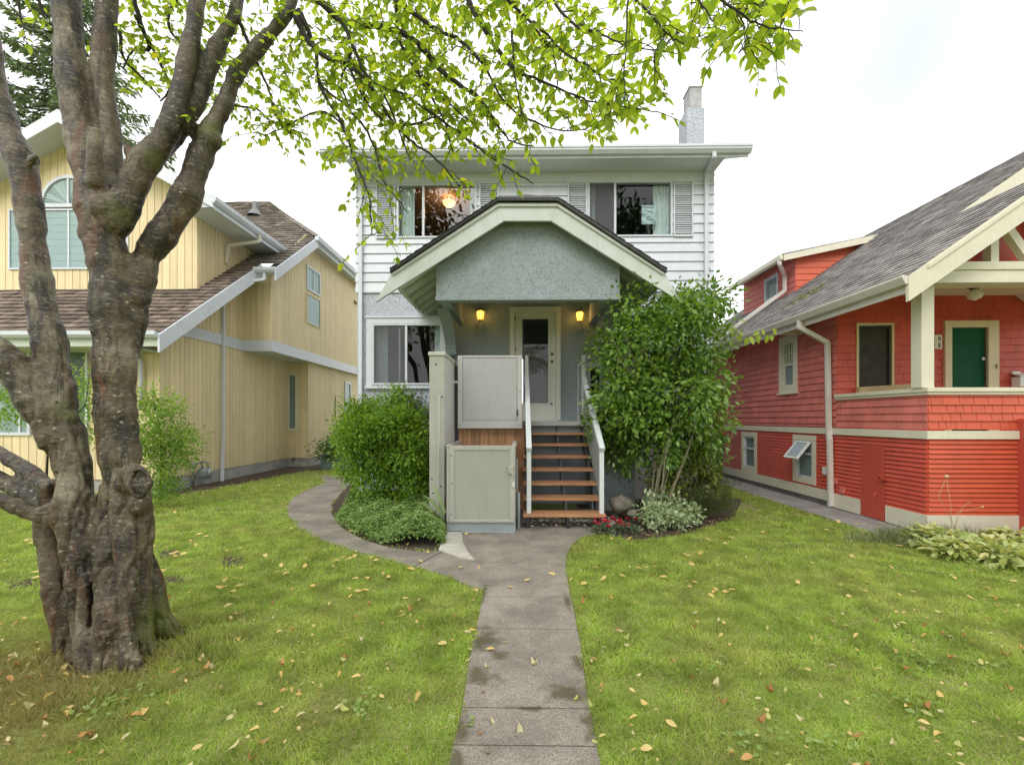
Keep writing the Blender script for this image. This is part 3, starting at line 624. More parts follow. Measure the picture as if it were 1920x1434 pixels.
L1=[(eL.x-.03,fy,eL.z-.02),(cL.x,fy,cL.z),(cxm,yr,zr),(cxm,YW,zr),(eL.x-.03,YW,eL.z-.02)]
R1=[(eR.x+.03,fy,eR.z-.02),(cR.x,fy,cR.z),(cxm,yr,zr),(cxm,YW,zr),(eR.x+.03,YW,eR.z-.02)]
roofslab(mb,L1); roofslab(mb,R1); roofslab(mb,[(cL.x+.002,fy-.002,cL.z),(cR.x-.002,fy-.002,cR.z),(cxm,yr-.01,zr)],.045)
# shingle courses
for sgn,e,c in ((1,eL,cL),(-1,eR,cR)):
    Ld=math.hypot(cxm-e.x,zr-e.z); V_=Vector((cxm-e.x,0,zr-e.z)).normalized(); N_=Vector((-V_.z*sgn,0,abs(V_.x)))
    cw=(c-Vector((e.x,HY,e.z))).length
    F=(Vector((e.x-.03*sgn,0,e.z-.02+up)),Vector((0,1,0)),V_,N_)
    lap(F,[[(fy-.01,0),(YW,0),(YW,Ld),(yr,Ld),(fy-.01,cw+.02)]],(),pitch=.14,thick=.014,seg=(.2,.34),gap=.006,jit=.006,backing=False,mb=mb)
mb.build('hood_roof',M['shingle_dark'],HO)
mb=MB()
for k in range(18):   # loose curled ridge shingles
    x=cxm+random.gauss(0,.13); y=yr+random.uniform(-.02,.2); z=zr+up-.012-abs(x-cxm)*sl_+random.uniform(0,.02); mb.bar((x-.035,y,z),(x+.035,y+random.uniform(-.03,.03),z+random.uniform(-.012,.016)),.06,.006)
mb.build('ridge_cap',mat('ridge_cap',(.26,.25,.24),.9,rndmix=.5),HO)
# underside boards + rafters
for sgn,e in ((1,eL),(-1,eR)):
    mb=MB()
    a=Vector((e.x,0,e.z-.02)); xi=-1.1 if sgn>0 else 1.42
    b=Vector((xi,0,e.z-.02+sl_*abs(xi-e.x)))
    mb.prism([(a.x,HY+.05,a.z-.025),(b.x,HY+.05,b.z-.025),(b.x,YW,b.z-.025),(a.x,YW,a.z-.025)],(0,0,-.015))
    for k in range(6):
        y=HY+.32+k*.34
        mb.prism([(a.x+.02*sgn,y,a.z-.041),(b.x,y,b.z-.041),(b.x,y,b.z-.13),(a.x+.02*sgn,y,a.z-.13)],(0,.045,0))
    mb.build('hood_rafters',M['hood_under'],HO)
for sgn,e in ((1,eL),(-1,eR)):
    mb=MB(); x=e.x+.01*sgn; mb.prism([(x,HY+.05,e.z-.05),(x-.09*sgn,HY+.05,e.z-.05),(x-.09*sgn,HY+.05,e.z-.1),(x-.06*sgn,HY+.05,e.z-.14),(x,HY+.05,e.z-.14)],(0,YW-.06-HY-.05,0)); mb.build('hood_gutter',M['hood_under'],HO)
mb=MB(); gy=6.5; P5=lambda x,y: W(x,y,gy)
lowz=P5(960,557).z; poly=[(P5(818,557).x,lowz),(P5(1162,557).x,lowz),(P5(1162,500).x,P5(960,499).z),(P5(1034,500).x,P5(960,417).z),(P5(943,500).x,P5(960,417).z),(P5(818,500).x,P5(960,499).z)]
mb.prism([(x,gy,z) for x,z in poly],(0,.14,0)); mb.build('hood_gable',M['stucco_hood'],HO)
xl,xr=poly[0][0],poly[1][0]
mb=MB(); mb.box(xl+.001,xl+.16,gy+.141,YW-.004,lowz-.001,3.97); mb.build('hood_side_beam',M['stucco_hood'],HO)
mb=MB(); mb.box(xr-.16,xr-.001,gy+.141,YW-.004,lowz-.001,3.97); mb.build('hood_side_beam',M['stucco_hood'],HO)
mb=MB(); mb.box(xl+.161,xr-.161,gy+.141,YW-.004,3.92,3.95); mb.build('porch_ceiling',mat('porch_ceiling_grey',(.40,.43,.42),.7,var=.06),HO)
mb=MB(); mb.box(xl-.012,xr+.012,gy-.015,gy+.14,lowz-.05,lowz+.02); mb.build('hood_beam',M['stucco_hood'],HO,bevel=.01)
for X in (-1.225,xr+.06):
    pr=[(7.1,lowz-.004),(7.3,lowz-.05),(7.5,lowz-.12),(7.68,lowz-.22),(7.84,lowz-.34),(7.95,lowz-.46),(8.02,lowz-.62),(YW-.004,lowz-.62),(YW-.004,lowz-.004)]
    mb=MB(); mb.prism([(X-.1,y,z) for y,z in pr],(.2,0,0)); mb.build('bracket',M['stucco_hood'],HO,bevel=.008)
mb=MB(); 
for X in (-1.17,1.5): mb=MB(); mb.box(X-.0,X+.07,YW-.12,YW-.003,1.46,lowz-.003); mb.build('pilaster',M['stucco_porch'],HO)
# ---- porch deck & base
mb=MB(); mb.box(-1.15,2.0,7.78,YW-.002,1.38,1.46); mb.box(-1.02,.06,7.08,7.779,1.38,1.459); mb.build('porch_deck',M['deck_edge'],HO)
mb=MB(); mb.box(.07,1.18,7.86,YW-.004,0,1.378); mb.build('porch_base',M['porch_grey'],HO)
mb=MB(); mb.box(1.19,W(1189,900,7.35).x,7.3,YW-.006,0,1.376); mb.build('porch_side_wall',M['stucco_hood'],HO)
mb=MB(); mb.box(-1.02,.06,7.12,7.14,0.05,1.36)
for i in range(8):
    a=-1.03+i*.137; mb.box(a+.003,a+.134,7.085,7.118,.05,1.379)
mb.box(.062,.085,7.09,7.85,.05,1.379); mb.build('cedar_cladding',M['cedar'],HO)
# whitish foundation lattice seen through the shrubs
mb=MB(); mb.box(1.92,XR-.03,YW-.05,YW-.01,.0,.95); mb.build('foundation',M['found'],HO)

# ================================================================ STAIRS
ST=thing('porch_stairs','wooden open-tread front steps with pale metal side rails','stairs',(.6,6.1,0))
SX0,SX1=.056,1.14
for i in range(7):
    y=6.0+.26*i; z=.215+.175*i; t=MB(); t.box(SX0,SX1+(.03 if i==0 else 0),y,y+.135,z-.042,z); t.box(SX0,SX1+(.03 if i==0 else 0),y+.143,y+.27,z-.042,z-.001); t.build('tread',M['tread'],ST,bevel=.004)
for X in (SX0+.04,.64,SX1-.06):
    t=MB(); pts=[(X,6.03,0.02),(X,6.12,0.02),(X,7.86,1.2),(X,7.86,1.36)]
    for i in range(6,-1,-1): pts+= [(X,6.26+.26*i,.172+.175*i),(X,6.03+.26*i,.172+.175*i)]
    t.prism(pts,(.04,0,0)); t.build('stringer',M['metal_dark'],ST)
def pt(X,y,z): return (X,y,z)
for X,nm in ((.135,'l'),(1.12,'r')):
    h=MB(); w_=.06
    h.box(X-w_/2,X+w_/2,6.03,6.09,.217,1.06); p1=h.build('post',M['rail'],ST,bevel=.004)
    h=MB(); h.box(X-w_/2,X+w_/2,7.72,7.78,1.46,2.60); h.build('post',M['rail'],ST,bevel=.004)
    h=MB(); h.bar((X,6.0,1.085),(X,7.75,2.235),.075,.06); h.build('handrail',M['rail'],ST,bevel=.006)
    h=MB(); h.prism([(X-.008,6.09,.36),(X-.008,7.74,1.47),(X-.008,7.74,2.2),(X-.008,6.09,1.1)],(.016,0,0)); h.build('rail_panel',M['rail_panel'],ST)
h=MB(); h.box(1.09,1.15,8.3,8.36,1.46,2.52); h.build('post',M['rail'],ST,bevel=.004)
h=MB(); h.box(1.112,1.128,7.79,8.29,1.5,2.45); h.build('rail_panel',M['rail_panel'],ST)
h=MB(); h.box(1.085,1.155,7.785,8.295,2.45,2.5); h.build('handrail',M['rail'],ST,bevel=.006)

# ================================================================ LIFT
LF=thing('wheelchair_lift','beige vertical wheelchair lift with tall drive tower beside the porch steps','lift',(-.5,6.3,0))
x0,x1=-.95,-.045; yf=5.82; yb=7.0
t=MB(); t.box(x0,x1,yf+.02,yb,.02,.14); t.prism([(x0+.01,yf-.02,.005),(x1-.01,yf-.02,.005),(x1-.01,yf-.02,.025),(x0+.01,yf-.02,.025)],(0,.06,0)); t.build('lift_base',M['lift_base'],LF,bevel=.006)
t=MB(); H1=1.13
t.box(x0,x0+.035,yf,yb,.145,H1); t.box(x1-.035,x1,yf+.03,yb,.145,H1); t.box(x0+.035,x1-.035,yf+.05,yb,.15,.18); 
t.box(x0-.01,x0+.045,yf-.004,yb,H1+.001,H1+.03); t.box(x1-.045,x1+.01,yf+.026,yb,H1+.001,H1+.03)
t.build('carriage',M['lift_beige'],LF,bevel=.004)
t=MB(); a,b=x0+.037,x1-.01; f=.06
t.box(a,a+f,yf-.012,yf+.025,.145,H1+.02); t.box(b-f,b,yf-.012,yf+.025,.145,H1+.02); t.box(a+f,b-f,yf-.012,yf+.025,.145,.145+f*.6); t.box(a+f,b-f,yf-.012,yf+.025,H1-.04,H1+.02)
gt=t.build('gate',M['lift_beige'],LF,bevel=.005)
t=MB(); t.box(a+f,b-f,yf+.0,yf+.012,.145+f*.6,H1-.04); t.build('gate_panel',M['lift_panel'],gt)
t=MB(); t.bar((a+f+.002,yf-.004,.18),(a+f+.002,yf-.004,H1-.04),.006,.01,up=(0,1,0)); t.bar((b-f-.002,yf-.004,.18),(b-f-.002,yf-.004,H1-.04),.006,.01,up=(0,1,0)); t.build('gate_seam',M['lift_beige'],gt)
t=MB(); q_=W(958,880,yf); t.box(q_.x-.035,q_.x+.03,yf-.04,yf-.0125,q_.z-.05,q_.z+.045); t.bar((q_.x,yf-.03,q_.z-.02),(q_.x+.04,yf-.05,q_.z-.09),.016,.016); t.build('latch',mat('latch_metal',(.5,.5,.48),.3,metal=.6),gt,bevel=.004)
t=MB(); q_=W(963,908,yf); t.box(q_.x-.016,q_.x+.012,yf-.03,yf-.0125,q_.z-.03,q_.z+.03); t.build('switch',M['white_plastic'],gt,bevel=.003)
t=MB(); t.box(x1+.012,x1+.03,yf+.25,yf+.33,.15,.95); t.box(x1+.03,x1+.06,yf+.2,yf+.26,.02,.5); t.tube([(x1+.04,yf+.1,.5),(x1+.045,yf+.1,.3),(x1+.03,yf+.1,.05)],.009,6); t.build('guide_rail',M['lift_base'],LF)
# tower
tx0,tx1=W(805,800,6.08).x,W(833,800,6.08).x; t0_=6.08; t1_=7.12; TZ=W(820,667,6.08).z
t=MB(); t.box(tx0,tx1,t0_,t0_+.03,.02,TZ); t.box(tx0,tx0+.02,t0_+.03,t1_,.02,TZ); tw=t.build('tower_front',M['lift_beige'],LF,bevel=.005)
t=MB(); t.box(tx1-.02,tx1+.003,t0_+.032,t1_,.02,TZ-.001); t.box(tx0+.02,tx1-.02,t1_-.02,t1_,.02,TZ); t.build('tower_side',M['lift_white'],LF,bevel=.003)
t=MB(); t.box(tx0-.015,tx1+.018,t0_-.015,t1_+.01,TZ+.001,TZ+.055); t.build('tower_cap',mat('lift_cap',(.52,.52,.44),.4,var=.05),LF,bevel=.008)
hx=W(824,740,t0_).x; t=MB(); zt_=W(824,742,t0_).z; zb_=W(824,948,t0_).z; t.tube([(hx,t0_-.001,zt_),(hx,t0_-.03,zt_-.002),(hx,t0_-.035,zt_-.03),(hx,t0_-.035,zb_),(hx,t0_-.001,zb_-.02)],.008,8); t.build('conduit',M['lift_white'],LF)
for (px,py) in ((817,683),(829,744),(810,898),(826,911),(812,924)):
    q_=W(px,py,t0_); t=MB(); t.lathe((q_.x,t0_-.0005,q_.z),[(0,-.006),(.01,-.005),(.012,0)],10,axis='Y'); t.build('bolt',M['metal_dark'],LF)
# upper gate
UG=7.0; a,b=W(859,700,UG).x,W(979,700,UG).x; z0=W(900,803,UG).z; z1=W(900,667,UG).z
t=MB(); f=.075; t.box(a,a+f,UG-.045,UG,z0,z1); t.box(b-f,b,UG-.045,UG,z0,z1); t.box(a+f,b-f,UG-.045,UG,z0,z0+.12); t.box(a+f,b-f,UG-.045,UG,z1-.035,z1); 
ug=t.build('upper_gate_frame',M['gate_frame'],LF,bevel=.004)
t=MB(); t.box(a+f+.006,b-f-.006,UG-.04,UG-.01,z0+.126,z1-.041); t.build('upper_gate_panel',M['gate_grey'],ug,bevel=.002)
t=MB(); t.box(a+f,b-f,UG-.009,UG-.003,z0+.12,z1-.035); t.build('upper_gate_gap',M['dark'],ug)
t=MB(); t.box(b-f-.012,b-f+.012,UG-.06,UG-.046,z0+.2,z0+.29); t.build('upper_gate_hinge',M['metal_dark'],ug)
for (xx,zz_) in ((a+.035,z0+.05),(b-.035,z0+.05),(a+.035,z1-.06),(b-.035,z1-.06),(a+.035,(z0+z1)/2),(b-.035,(z0+z1)/2)):
    t=MB(); t.lathe((xx,UG-.0455,zz_),[(0,-.005),(.007,-.004),(.009,0)],8,axis='Y'); t.build('screw',M['metal_dark'],ug)
for zz_ in (.25,.65,1.02):
    t=MB(); t.lathe((x0+.065,yf-.0125,zz_),[(0,-.005),(.007,-.004),(.009,0)],8,axis='Y'); t.build('screw',M['metal_dark'],gt)
t=MB(); t.box(a-.07,a-.004,7.05,7.15,.05,z1-.15); t.build('mast',M['metal_dark'],LF)
t=MB(); q_=W(856,716,7.0); t.box(a-.09,a-.002,7.0,7.03,q_.z-.02,q_.z+.02); t.build('mast_bracket',M['lift_white'],LF)

# ================================================================ LANTERNS
def lantern(px,py,label):
    q_=W(px,py,YW-.12); o=thing('wall_lantern',label,'lantern',(q_.x,YW,q_.z),'lanterns beside the front door'); x,y,z=q_
    prof=[(.075,.09),(.05,-.09)]
    t=MB(); 
    for k in range(6):
        an=math.pi/3*k+.26; p1=(x+.078*math.cos(an),y+.078*math.sin(an),z+.085); p2=(x+.052*math.cos(an),y+.052*math.sin(an),z-.085); t.bar(p1,p2,.008,.008)
    t.lathe((x,y,z),[(.0,.155),(.02,.14),(.05,.12),(.095,.09),(.09,.082),(.0,.083)],6)
    t.lathe((x,y,z),[(.054,-.08),(.058,-.09),(.03,-.1),(.0,-.1)],6)
    t.build('lantern_cage',M['brass'],o)
    t=MB(); t.lathe((x,y,z),[(0,.078),(.072,.078),(.048,-.08),(0,-.08)],6); t.build('lantern_glass',emit('lantern_glow',(1.0,.50,.07),1.7),o)
    t=MB(); t.lathe((x,y,z-.13),[(0,.03),(.035,.03),(.04,.01),(.02,-.03),(.012,-.08),(.0,-.13)],10); t.bar((x,y,z-.12),(x,YW-.01,z-.14),.018,.018); t.box(x-.04,x+.04,YW-.02,YW-.002,z-.24,z-.04); t.build('lantern_bracket',mat('bracket_white',(.55,.55,.52),.4),o)
    ld=bpy.data.lights.new('lantern_light','POINT'); ld.energy=1.1; ld.color=(1,.55,.15); ld.shadow_soft_size=.05; lo=bpy.data.objects.new('lantern_light',ld); COL.objects.link(lo); lo.parent=o; lo.location=(0,-.2,.02)
lantern(901,592,'lit brass wall lantern on the stucco left of the front door')
lantern(1087,594,'lit brass wall lantern between the front door and the tall shrub')
# ceiling lamp behind the upper-left window
q_=W(842,382,9.6); o=thing('ceiling_lamp','lit bowl ceiling lamp seen through the upper window with the amber glow','ceiling lamp',q_)
t=MB(); t.lathe(q_,[(0,-.07),(.08,-.055),(.13,-.01),(.145,.03),(0,.03)],20); t.build('lamp_shade',emit('bowl_glow',(1,.62,.25),.75),o)
t=MB(); t.tube([(q_.x,q_.y,q_.z+.03),(q_.x,q_.y,6.28)],.01,6); t.lathe((q_.x,q_.y,6.25),[(.06,.028),(.05,0),(0,0)],12); t.build('lamp_stem',M['brass'],o)
ld=bpy.data.lights.new('room_light','POINT'); ld.energy=7; ld.color=(1,.5,.18); ld.shadow_soft_size=.08; lo=bpy.data.objects.new('room_light',ld); COL.objects.link(lo); lo.parent=o; lo.location=(0,-.02,.09)
ld2=bpy.data.lights.new('room_light','POINT'); ld2.energy=5; ld2.color=(1,.55,.25); ld2.shadow_soft_size=.1; lo2=bpy.data.objects.new('room_light',ld2); COL.objects.link(lo2); lo2.parent=o; lo2.location=(0,0,-.2)
# paper behind upper-right window
q_=W(1216,403,YW+.03); t=MB(); t.box(q_.x-.13,q_.x+.13,YW+.025,YW+.03,q_.z-.18,q_.z+.18)
def papermat():
    return mat('paper_print',(.62,.68,.70),.5,col2=(.16,.20,.21),nscale=5,stretch=(1.5,1,6))
b0=t.build('window_paper',papermat()); tag(b0,'pale printed sheet taped inside the upper window beside the white curtain','paper')
# ================================================================ YELLOW HOUSE
YH=thing('yellow_house','pale yellow house with vertical board siding, brown shake roof and arched window','house',(-8,8.8,0))
XS=-7.2; YFL=8.8; YUP=9.85; sl1=.74
rz1=lambda y: 3.15+sl1*(y-8.18)
FS=fr((XS,0,0),(0,1,0),(0,0,1),(1,0,0))
BZ0,BZ1=3.27,3.53
# side wall
mb=boards(FS,[[(YFL,.28),(13.8,.28),(13.8,BZ0),(YFL,BZ0)]],(),pitch=.135)
boards(FS,[[(9.1,BZ1),(11.44,BZ1),(11.44,5.45),(9.1,rz1(9.1)-.1)]],(),pitch=.135,mb=mb)
boards(FS,[[(YUP,rz1(YUP)),(12.6,rz1(12.6)),(12.6,6.45),(YUP,6.25)]],(),pitch=.135,mb=mb)
# lower front wall, upper front wall
FF=fr((0,YFL,0),(1,0,0)); 
wA=(W(-40,700,YFL).x,W(66,700,YFL).x,W(0,815,YFL).z,W(0,655,YFL).z)
wB=(W(118,700,YFL).x,W(168,700,YFL).x,.75,W(0,655,YFL).z)
boards(FF,[[(-16,.28),(XS,.28),(XS,3.1),(-16,3.1)]],[wA,wB],pitch=.17,mb=mb)
FU=fr((0,YUP,0),(1,0,0)); ax_,az_=-9.82,8.0; s2=.557
X9=lambda px: W(px,400,YUP).x
Z9=lambda py: W(131,py,YUP).z
boards(FU,[[(-13,4.3),(XS,4.3),(XS,az_-.12-s2*(XS-ax_)),(ax_,az_-.12),(-13,az_-.12-s2*(13+ax_))]],[(X9(84),X9(178),Z9(505),Z9(388))],pitch=.17,mb=mb)
# bump: front face, side face
XB=-6.43; YB=11.44; FB=fr((0,YB,0),(1,0,0)); boards(FB,[[(XS,BZ1),(XB,BZ1),(XB,5.35),(XS,5.35)]],(),pitch=.17,mb=mb)
FBS=fr((XB,0,0),(0,1,0),(0,0,1),(1,0,0)); boards(FBS,[[(YB,BZ1),(19.5,BZ1),(19.5,7.05),(13.3,7.05),(YB,5.45)]],(),pitch=.15,mb=mb)
XB2=-6.6; YB2=13.8; FB2=fr((0,YB2,0),(1,0,0)); boards(FB2,[[(XS,.28),(XB2,.28),(XB2,BZ0),(XS,BZ0)]],(),pitch=.17,mb=mb)
boards(fr((XB2,0,0),(0,1,0),(0,0,1),(1,0,0)),[[(YB2,.28),(20,.28),(20,BZ0),(YB2,BZ0)]],(),pitch=.15,mb=mb)
mb.face([(-16,20,0),(XB2,20,0),(XB2,20,7),(-16,20,7)])
mb.build('wall',M['yellow'],YH)
mb=MB(); mb.box(-16,XS-.015,YFL+.03,YFL+.06,0,.279); mb.box(XS-.03,XS+.0,YFL+.03,YB2,-.02,.279); mb.box(XS,XB2-.01,YB2+.02,YB2+.05,0,.279); mb.box(XB2-.03,XB2,YB2+.051,20,0,.279); mb.build('foundation',M['found'],YH)
# belt board
mb=MB(); mb.box(XS-.01,XS+.035,9.4,YB-.03,BZ0,BZ1); mb.box(XS-.01,XB+.035,YB-.035,YB+.01,BZ0-.02,BZ1); mb.box(XB,XB+.035,YB+.011,20,BZ0-.02,BZ1)
mb.box(XS-.02,XB-.001,YB+.011,20,BZ0-.015,BZ0+.02); mb.build('belt_board',M['wtrim'],YH)
mb=MB(); mb.box(XS-.005,XS+.016,YFL-.02,YFL+.06,.28,3.1); mb.box(XB-.04,XB+.018,YB-.018,YB+.03,BZ1,5.4); mb.build('corner_board',M['yellow'],YH)
# ---- roofs
yv=lambda y: (y-8.1)   # local t (horizontal run) -> slope length
k1=math.hypot(1,sl1)
FR1=(Vector((0,8.1,3.10)),Vector((1,0,0)),Vector((0,1,sl1)).normalized(),Vector((0,-sl1,1)).normalized())
T=lambda y:(y-8.1)*k1
mb=MB()
P1=[[(-16,0),(-6.6,0),(-6.6,T(9.84)),(-16,T(9.84))],[(-7.25,T(9.84)),(-6.6,T(9.84)),(-6.6,T(11.3)),(-7.25,T(11.3))],
    [(-8.2,T(11.3)),(-6.1,T(11.3)),(-6.1,T(13.3)),(-10,T(17.7)),(-14,T(17.7)),(-14,T(15))],]
for P in P1[:2]: lap(FR1,[P],(),pitch=.19,thick=.03,seg=(.14,.3),gap=.008,jit=.012,mb=mb)
mb.build('lower_roof',M['shake'],YH)
mb=MB(); lap(FR1,[P1[2]],(),pitch=.24,thick=.04,seg=(.18,.35),gap=.01,jit=.012,mb=mb)
sh=.79; kh=math.hypot(1,sh); zE=3.10+sl1*(13.3-8.1)
FR2=(Vector((-6.1,0,zE)),Vector((0,1,0)),Vector((-1,0,sh)).normalized(),Vector((sh,0,1)).normalized())
lap(FR2,[[(13.3,0),(21,0),(21,3.9*kh),(17.7,3.9*kh)]],(),pitch=.24,thick=.04,seg=(.2,.4),gap=.01,mb=mb)
a=Vector((-6.1,13.3,zE+.03)); b=Vector((-10,17.7,zE+3.9*sh+.03)); 
for i in range(24): 
    p=a.lerp(b,i/24); q=a.lerp(b,(i+1.15)/24); mb.bar(p+Vector((0,0,.02)),q+Vector((0,0,.05)),.22,.03)
mb.build('main_roof',M['shake_grey'],YH)
mb=MB()
FR3=(Vector((-6.5,0,6.2)),Vector((0,1,0)),Vector((-1,0,s2)).normalized(),Vector((s2,0,1)).normalized()); k2=math.hypot(1,s2)
lap(FR3,[[(9.36,0),(12.25,0),(14.7,3.32*k2),(9.36,3.32*k2)]],(),pitch=.24,thick=.035,seg=(.2,.4),mb=mb)
FR4=(Vector((-13.14,0,6.2)),Vector((0,1,0)),Vector((1,0,s2)).normalized(),Vector((-s2,0,1)).normalized())
lap(FR4,[[(9.36,0),(14,0),(14,3.32*k2),(9.36,3.32*k2)]],(),pitch=.24,thick=.035,seg=(.2,.4),mb=mb)
mb.build('gable_roof',M['shake_grey'],YH)
# rakes, soffits, gutters
gz=lambda x: 6.2+s2*((-6.5-x) if x>ax_ else (x+13.14))
mb=MB(); mb.prism([(-6.48,9.31,gz(-6.5)+.03),(ax_,9.31,gz(ax_)+.04),(ax_,9.31,gz(ax_)-.24),(-6.48,9.31,gz(-6.5)-.23)],(0,.045,0)); mb.prism([(-13.14,9.31,gz(-13.14)+.03),(ax_-.001,9.31,gz(ax_)+.04),(ax_-.001,9.31,gz(ax_)-.24),(-13.14,9.31,gz(-13.14)-.23)],(0,.0445,0))
mb.build('gable_fascia',M['wtrim'],YH)
mb=MB(); mb.prism([(-6.53,9.36,gz(-6.53)-.19),(ax_,9.36,gz(ax_)-.19),(ax_,9.36,gz(ax_)-.17),(-6.53,9.36,gz(-6.53)-.17)],(0,.48,0)); mb.prism([(-13.1,9.36,gz(-13.1)-.19),(ax_-.002,9.36,gz(ax_)-.19),(ax_-.002,9.36,gz(ax_)-.17),(-13.1,9.36,gz(-13.1)-.17)],(0,.48,0))
mb.box(-7.25,-6.535,9.362,12.2,5.99,6.02); mb.prism([(-7.25,9.362,5.99),(-7.25,9.362,6.45),(-6.54,9.362,6.05),(-6.54,9.362,5.99)],(0,.03,0)); mb.build('soffit',M['wtrim'],YH)
mb=MB(); mb.box(-6.53,-6.5,9.361,12.15,5.97,6.19)
mb.prism([(-6.499,9.30,6.06),(-6.46,9.30,6.06),(-6.41,9.30,6.12),(-6.40,9.30,6.2),(-6.42,9.30,6.2),(-6.499,9.30,6.15)],(0,2.9,0)); mb.build('side_gutter',M['wtrim'],YH)
# lower roof rake board and bump rake
def slopeboard(mb,X,ya,yb,zf,h,th=.04):
    mb.prism([(X,ya,zf(ya)),(X,yb,zf(yb)),(X,yb,zf(yb)-h),(X,ya,zf(ya)-h)],(th,0,0))
zp=lambda y: 3.10+sl1*(y-8.1)
mb=MB(); slopeboard(mb,-6.6,8.02,11.25,lambda y:zp(y)+.0,.33); slopeboard(mb,-6.1,11.0,13.34,lambda y:zp(y)+.0,.3)
mb.build('rake_board',M['wtrim'],YH)
mb=MB(); mb.prism([(XS,8.12,zp(8.12)-.13),(-6.61,8.12,zp(8.12)-.13),(-6.61,11.4,zp(11.4)-.13),(XS,11.4,zp(11.4)-.13)],(0,0,.03)); mb.prism([(XB,11.1,zp(11.1)-.13),(-6.11,11.1,zp(11.1)-.13),(-6.11,13.3,zp(13.3)-.13),(XB,13.3,zp(13.3)-.13)],(0,0,.03)); mb.box(XB,-6.1,13.3,21,zE-.16,zE-.13)
mb.build('eave_soffit',M['wtrim'],YH)
mb=MB(); mb.box(-16,-6.605,8.06,8.1,2.83,3.08); mb.box(-16,XS,8.101,YFL-.02,2.82,2.85)
mb.build('front_fascia',mat('green_white_trim',(.50,.56,.46),.5,var=.08),YH)
mb=MB(); pr=[(8.059,2.97),(7.99,2.98),(7.95,3.03),(7.95,3.10),(7.965,3.10),(8.059,3.06)]; mb.prism([(-16,y,z) for y,z in pr],(9.4,0,0))
mb.prism([(-6.60,y+2.98,z+2.17) for y,z in pr],(.5,0,0)); mb.box(-6.58,-6.1,11.04,11.08,5.12,5.3)
mb.prism([(-6.10,13.2,zE-.13),(-6.0,13.2,zE-.11),(-5.97,13.2,zE+.02),(-6.10,13.2,zE-.0)],(0,7.8,0)); mb.box(-6.13,-6.101,13.35,21,zE-.24,zE-.0)
mb.build('gutter',M['wtrim'],YH)
# downspouts
spout(YH,[(-6.35,11.0,5.12),(-6.35,11.0,4.98),(XS+.06,10.63,4.72),(XS+.06,10.63,.95),(XS+.06,10.6,.5),(XS+.12,10.5,.02)],M['wtrim'])
spout(YH,[(-6.45,10.95,6.05),(-6.45,10.95,5.9),(-7.1,10.75,5.72),(-7.14,10.75,5.3)],mat('spout_tan',(.62,.58,.48),.5))
mb=MB(); mb.box(XB,XB+.012,17.0,17.1,3.55,3.65); mb.prism([(XB,17.2,6.15),(XB+.1,17.2,6.0),(XB,17.2,6.0)],(0,.25,0)); mb.build('wall_vent',M['brass'],YH)
mb=MB(); q_=W(478,400,15.7); mb.box(q_.x-.07,q_.x+.07,15.65,15.8,q_.z-.3,q_.z+.42); mb.lathe((q_.x,15.72,q_.z+.05),[(.28,-.15),(.1,.1)],10); mb.build('roof_vent',mat('vent_grey',(.16,.16,.17),.6),YH)
# windows
def flatwin(parent,F,s0,s1,t0,t1,c,mframe,mpane,split=None,hs=(),slats=0,depth=.03,pm=None,glass=True):
    O,U,V,N=F; t=MB(); depth=max(depth,.045)
    t.lbox(F,s0-c,s0,t0-c,t1+c,-.01,depth); t.lbox(F,s1,s1+c,t0-c,t1+c,-.01,depth); t.lbox(F,s0,s1,t0-c,t0,-.01,depth); t.lbox(F,s0,s1,t1,t1+c,-.01,depth)
    if split:
        for sp_ in split: t.lbox(F,sp_-.02,sp_+.02,t0,t1,-.01,depth-.008)
    for h in hs: t.lbox(F,s0,s1,h-.018,h+.018,-.01,depth-.009)
    wo=t.build('window',mframe,parent)
    depth=max(depth,.045); g=MB(); g.lbox(F,s0,s1,t0,t1,-.03,.022); 
    if slats:
        n=slats; h=(t1-t0)/n; g=MB()
        for i in range(n): g.lbox(F,s0,s1,t0+i*h+.003,t0+(i+1)*h-.003,.014,.02)
        g.lbox(F,s0,s1,t0,t1,.0,.0135)
        g.build('blind',mpane,wo)
        g=MB(); g.lbox(F,s0,s1,t0,t1,.026,.03); g.build('pane',M['glass'],wo)
    else: g.build('pane',mpane,wo)
    return wo
c_=.035
flatwin(YH,FU,X9(86),X9(178),Z9(503),Z9(396),c_,M['wtrim'],M['blind'],split=[X9(131)],slats=8,depth=.045)
flatwin(YH,FU,X9(22),X9(78),Z9(503),Z9(396),c_,M['wtrim'],M['blind'],slats=8,depth=.045)
flatwin(YH,FU,X9(186),X9(240),Z9(503),Z9(396),c_,M['wtrim'],M['blind'],slats=8,depth=.045)
# arch
cx_=X9(131); cz_=Z9(384); R_=X9(178)-cx_
mb=MB(); n=20
for i in range(n):
    a0=math.pi*i/n; a1=math.pi*(i+1)/n
    P=lambda r,a,y:(cx_+r*math.cos(a),y,cz_+r*math.sin(a))
    mb.prism([P(R_,a0,YUP-.055),P(R_+.07,a0,YUP-.055),P(R_+.07,a1,YUP-.055),P(R_,a1,YUP-.055)],(0,.05,0))
mb.box(cx_-R_-.07,cx_+R_+.07,YUP-.06,YUP-.004,cz_-.075,cz_-.001); mb.box(cx_-.02,cx_+.02,YUP-.05,YUP-.004,cz_,cz_+R_-.001)
aw=mb.build('arched_window',M['wtrim'],YH)
mb=MB(); n=26
for i in range(n):
    a0=math.pi*i/n; a1=math.pi*(i+.86)/n; am=(a0+a1)/2
    mb.face([(cx_+.04*math.cos(am),YUP-.016,cz_+.04*math.sin(am)),P(R_,a0,YUP-.014),P(R_,a1,YUP-.03)])
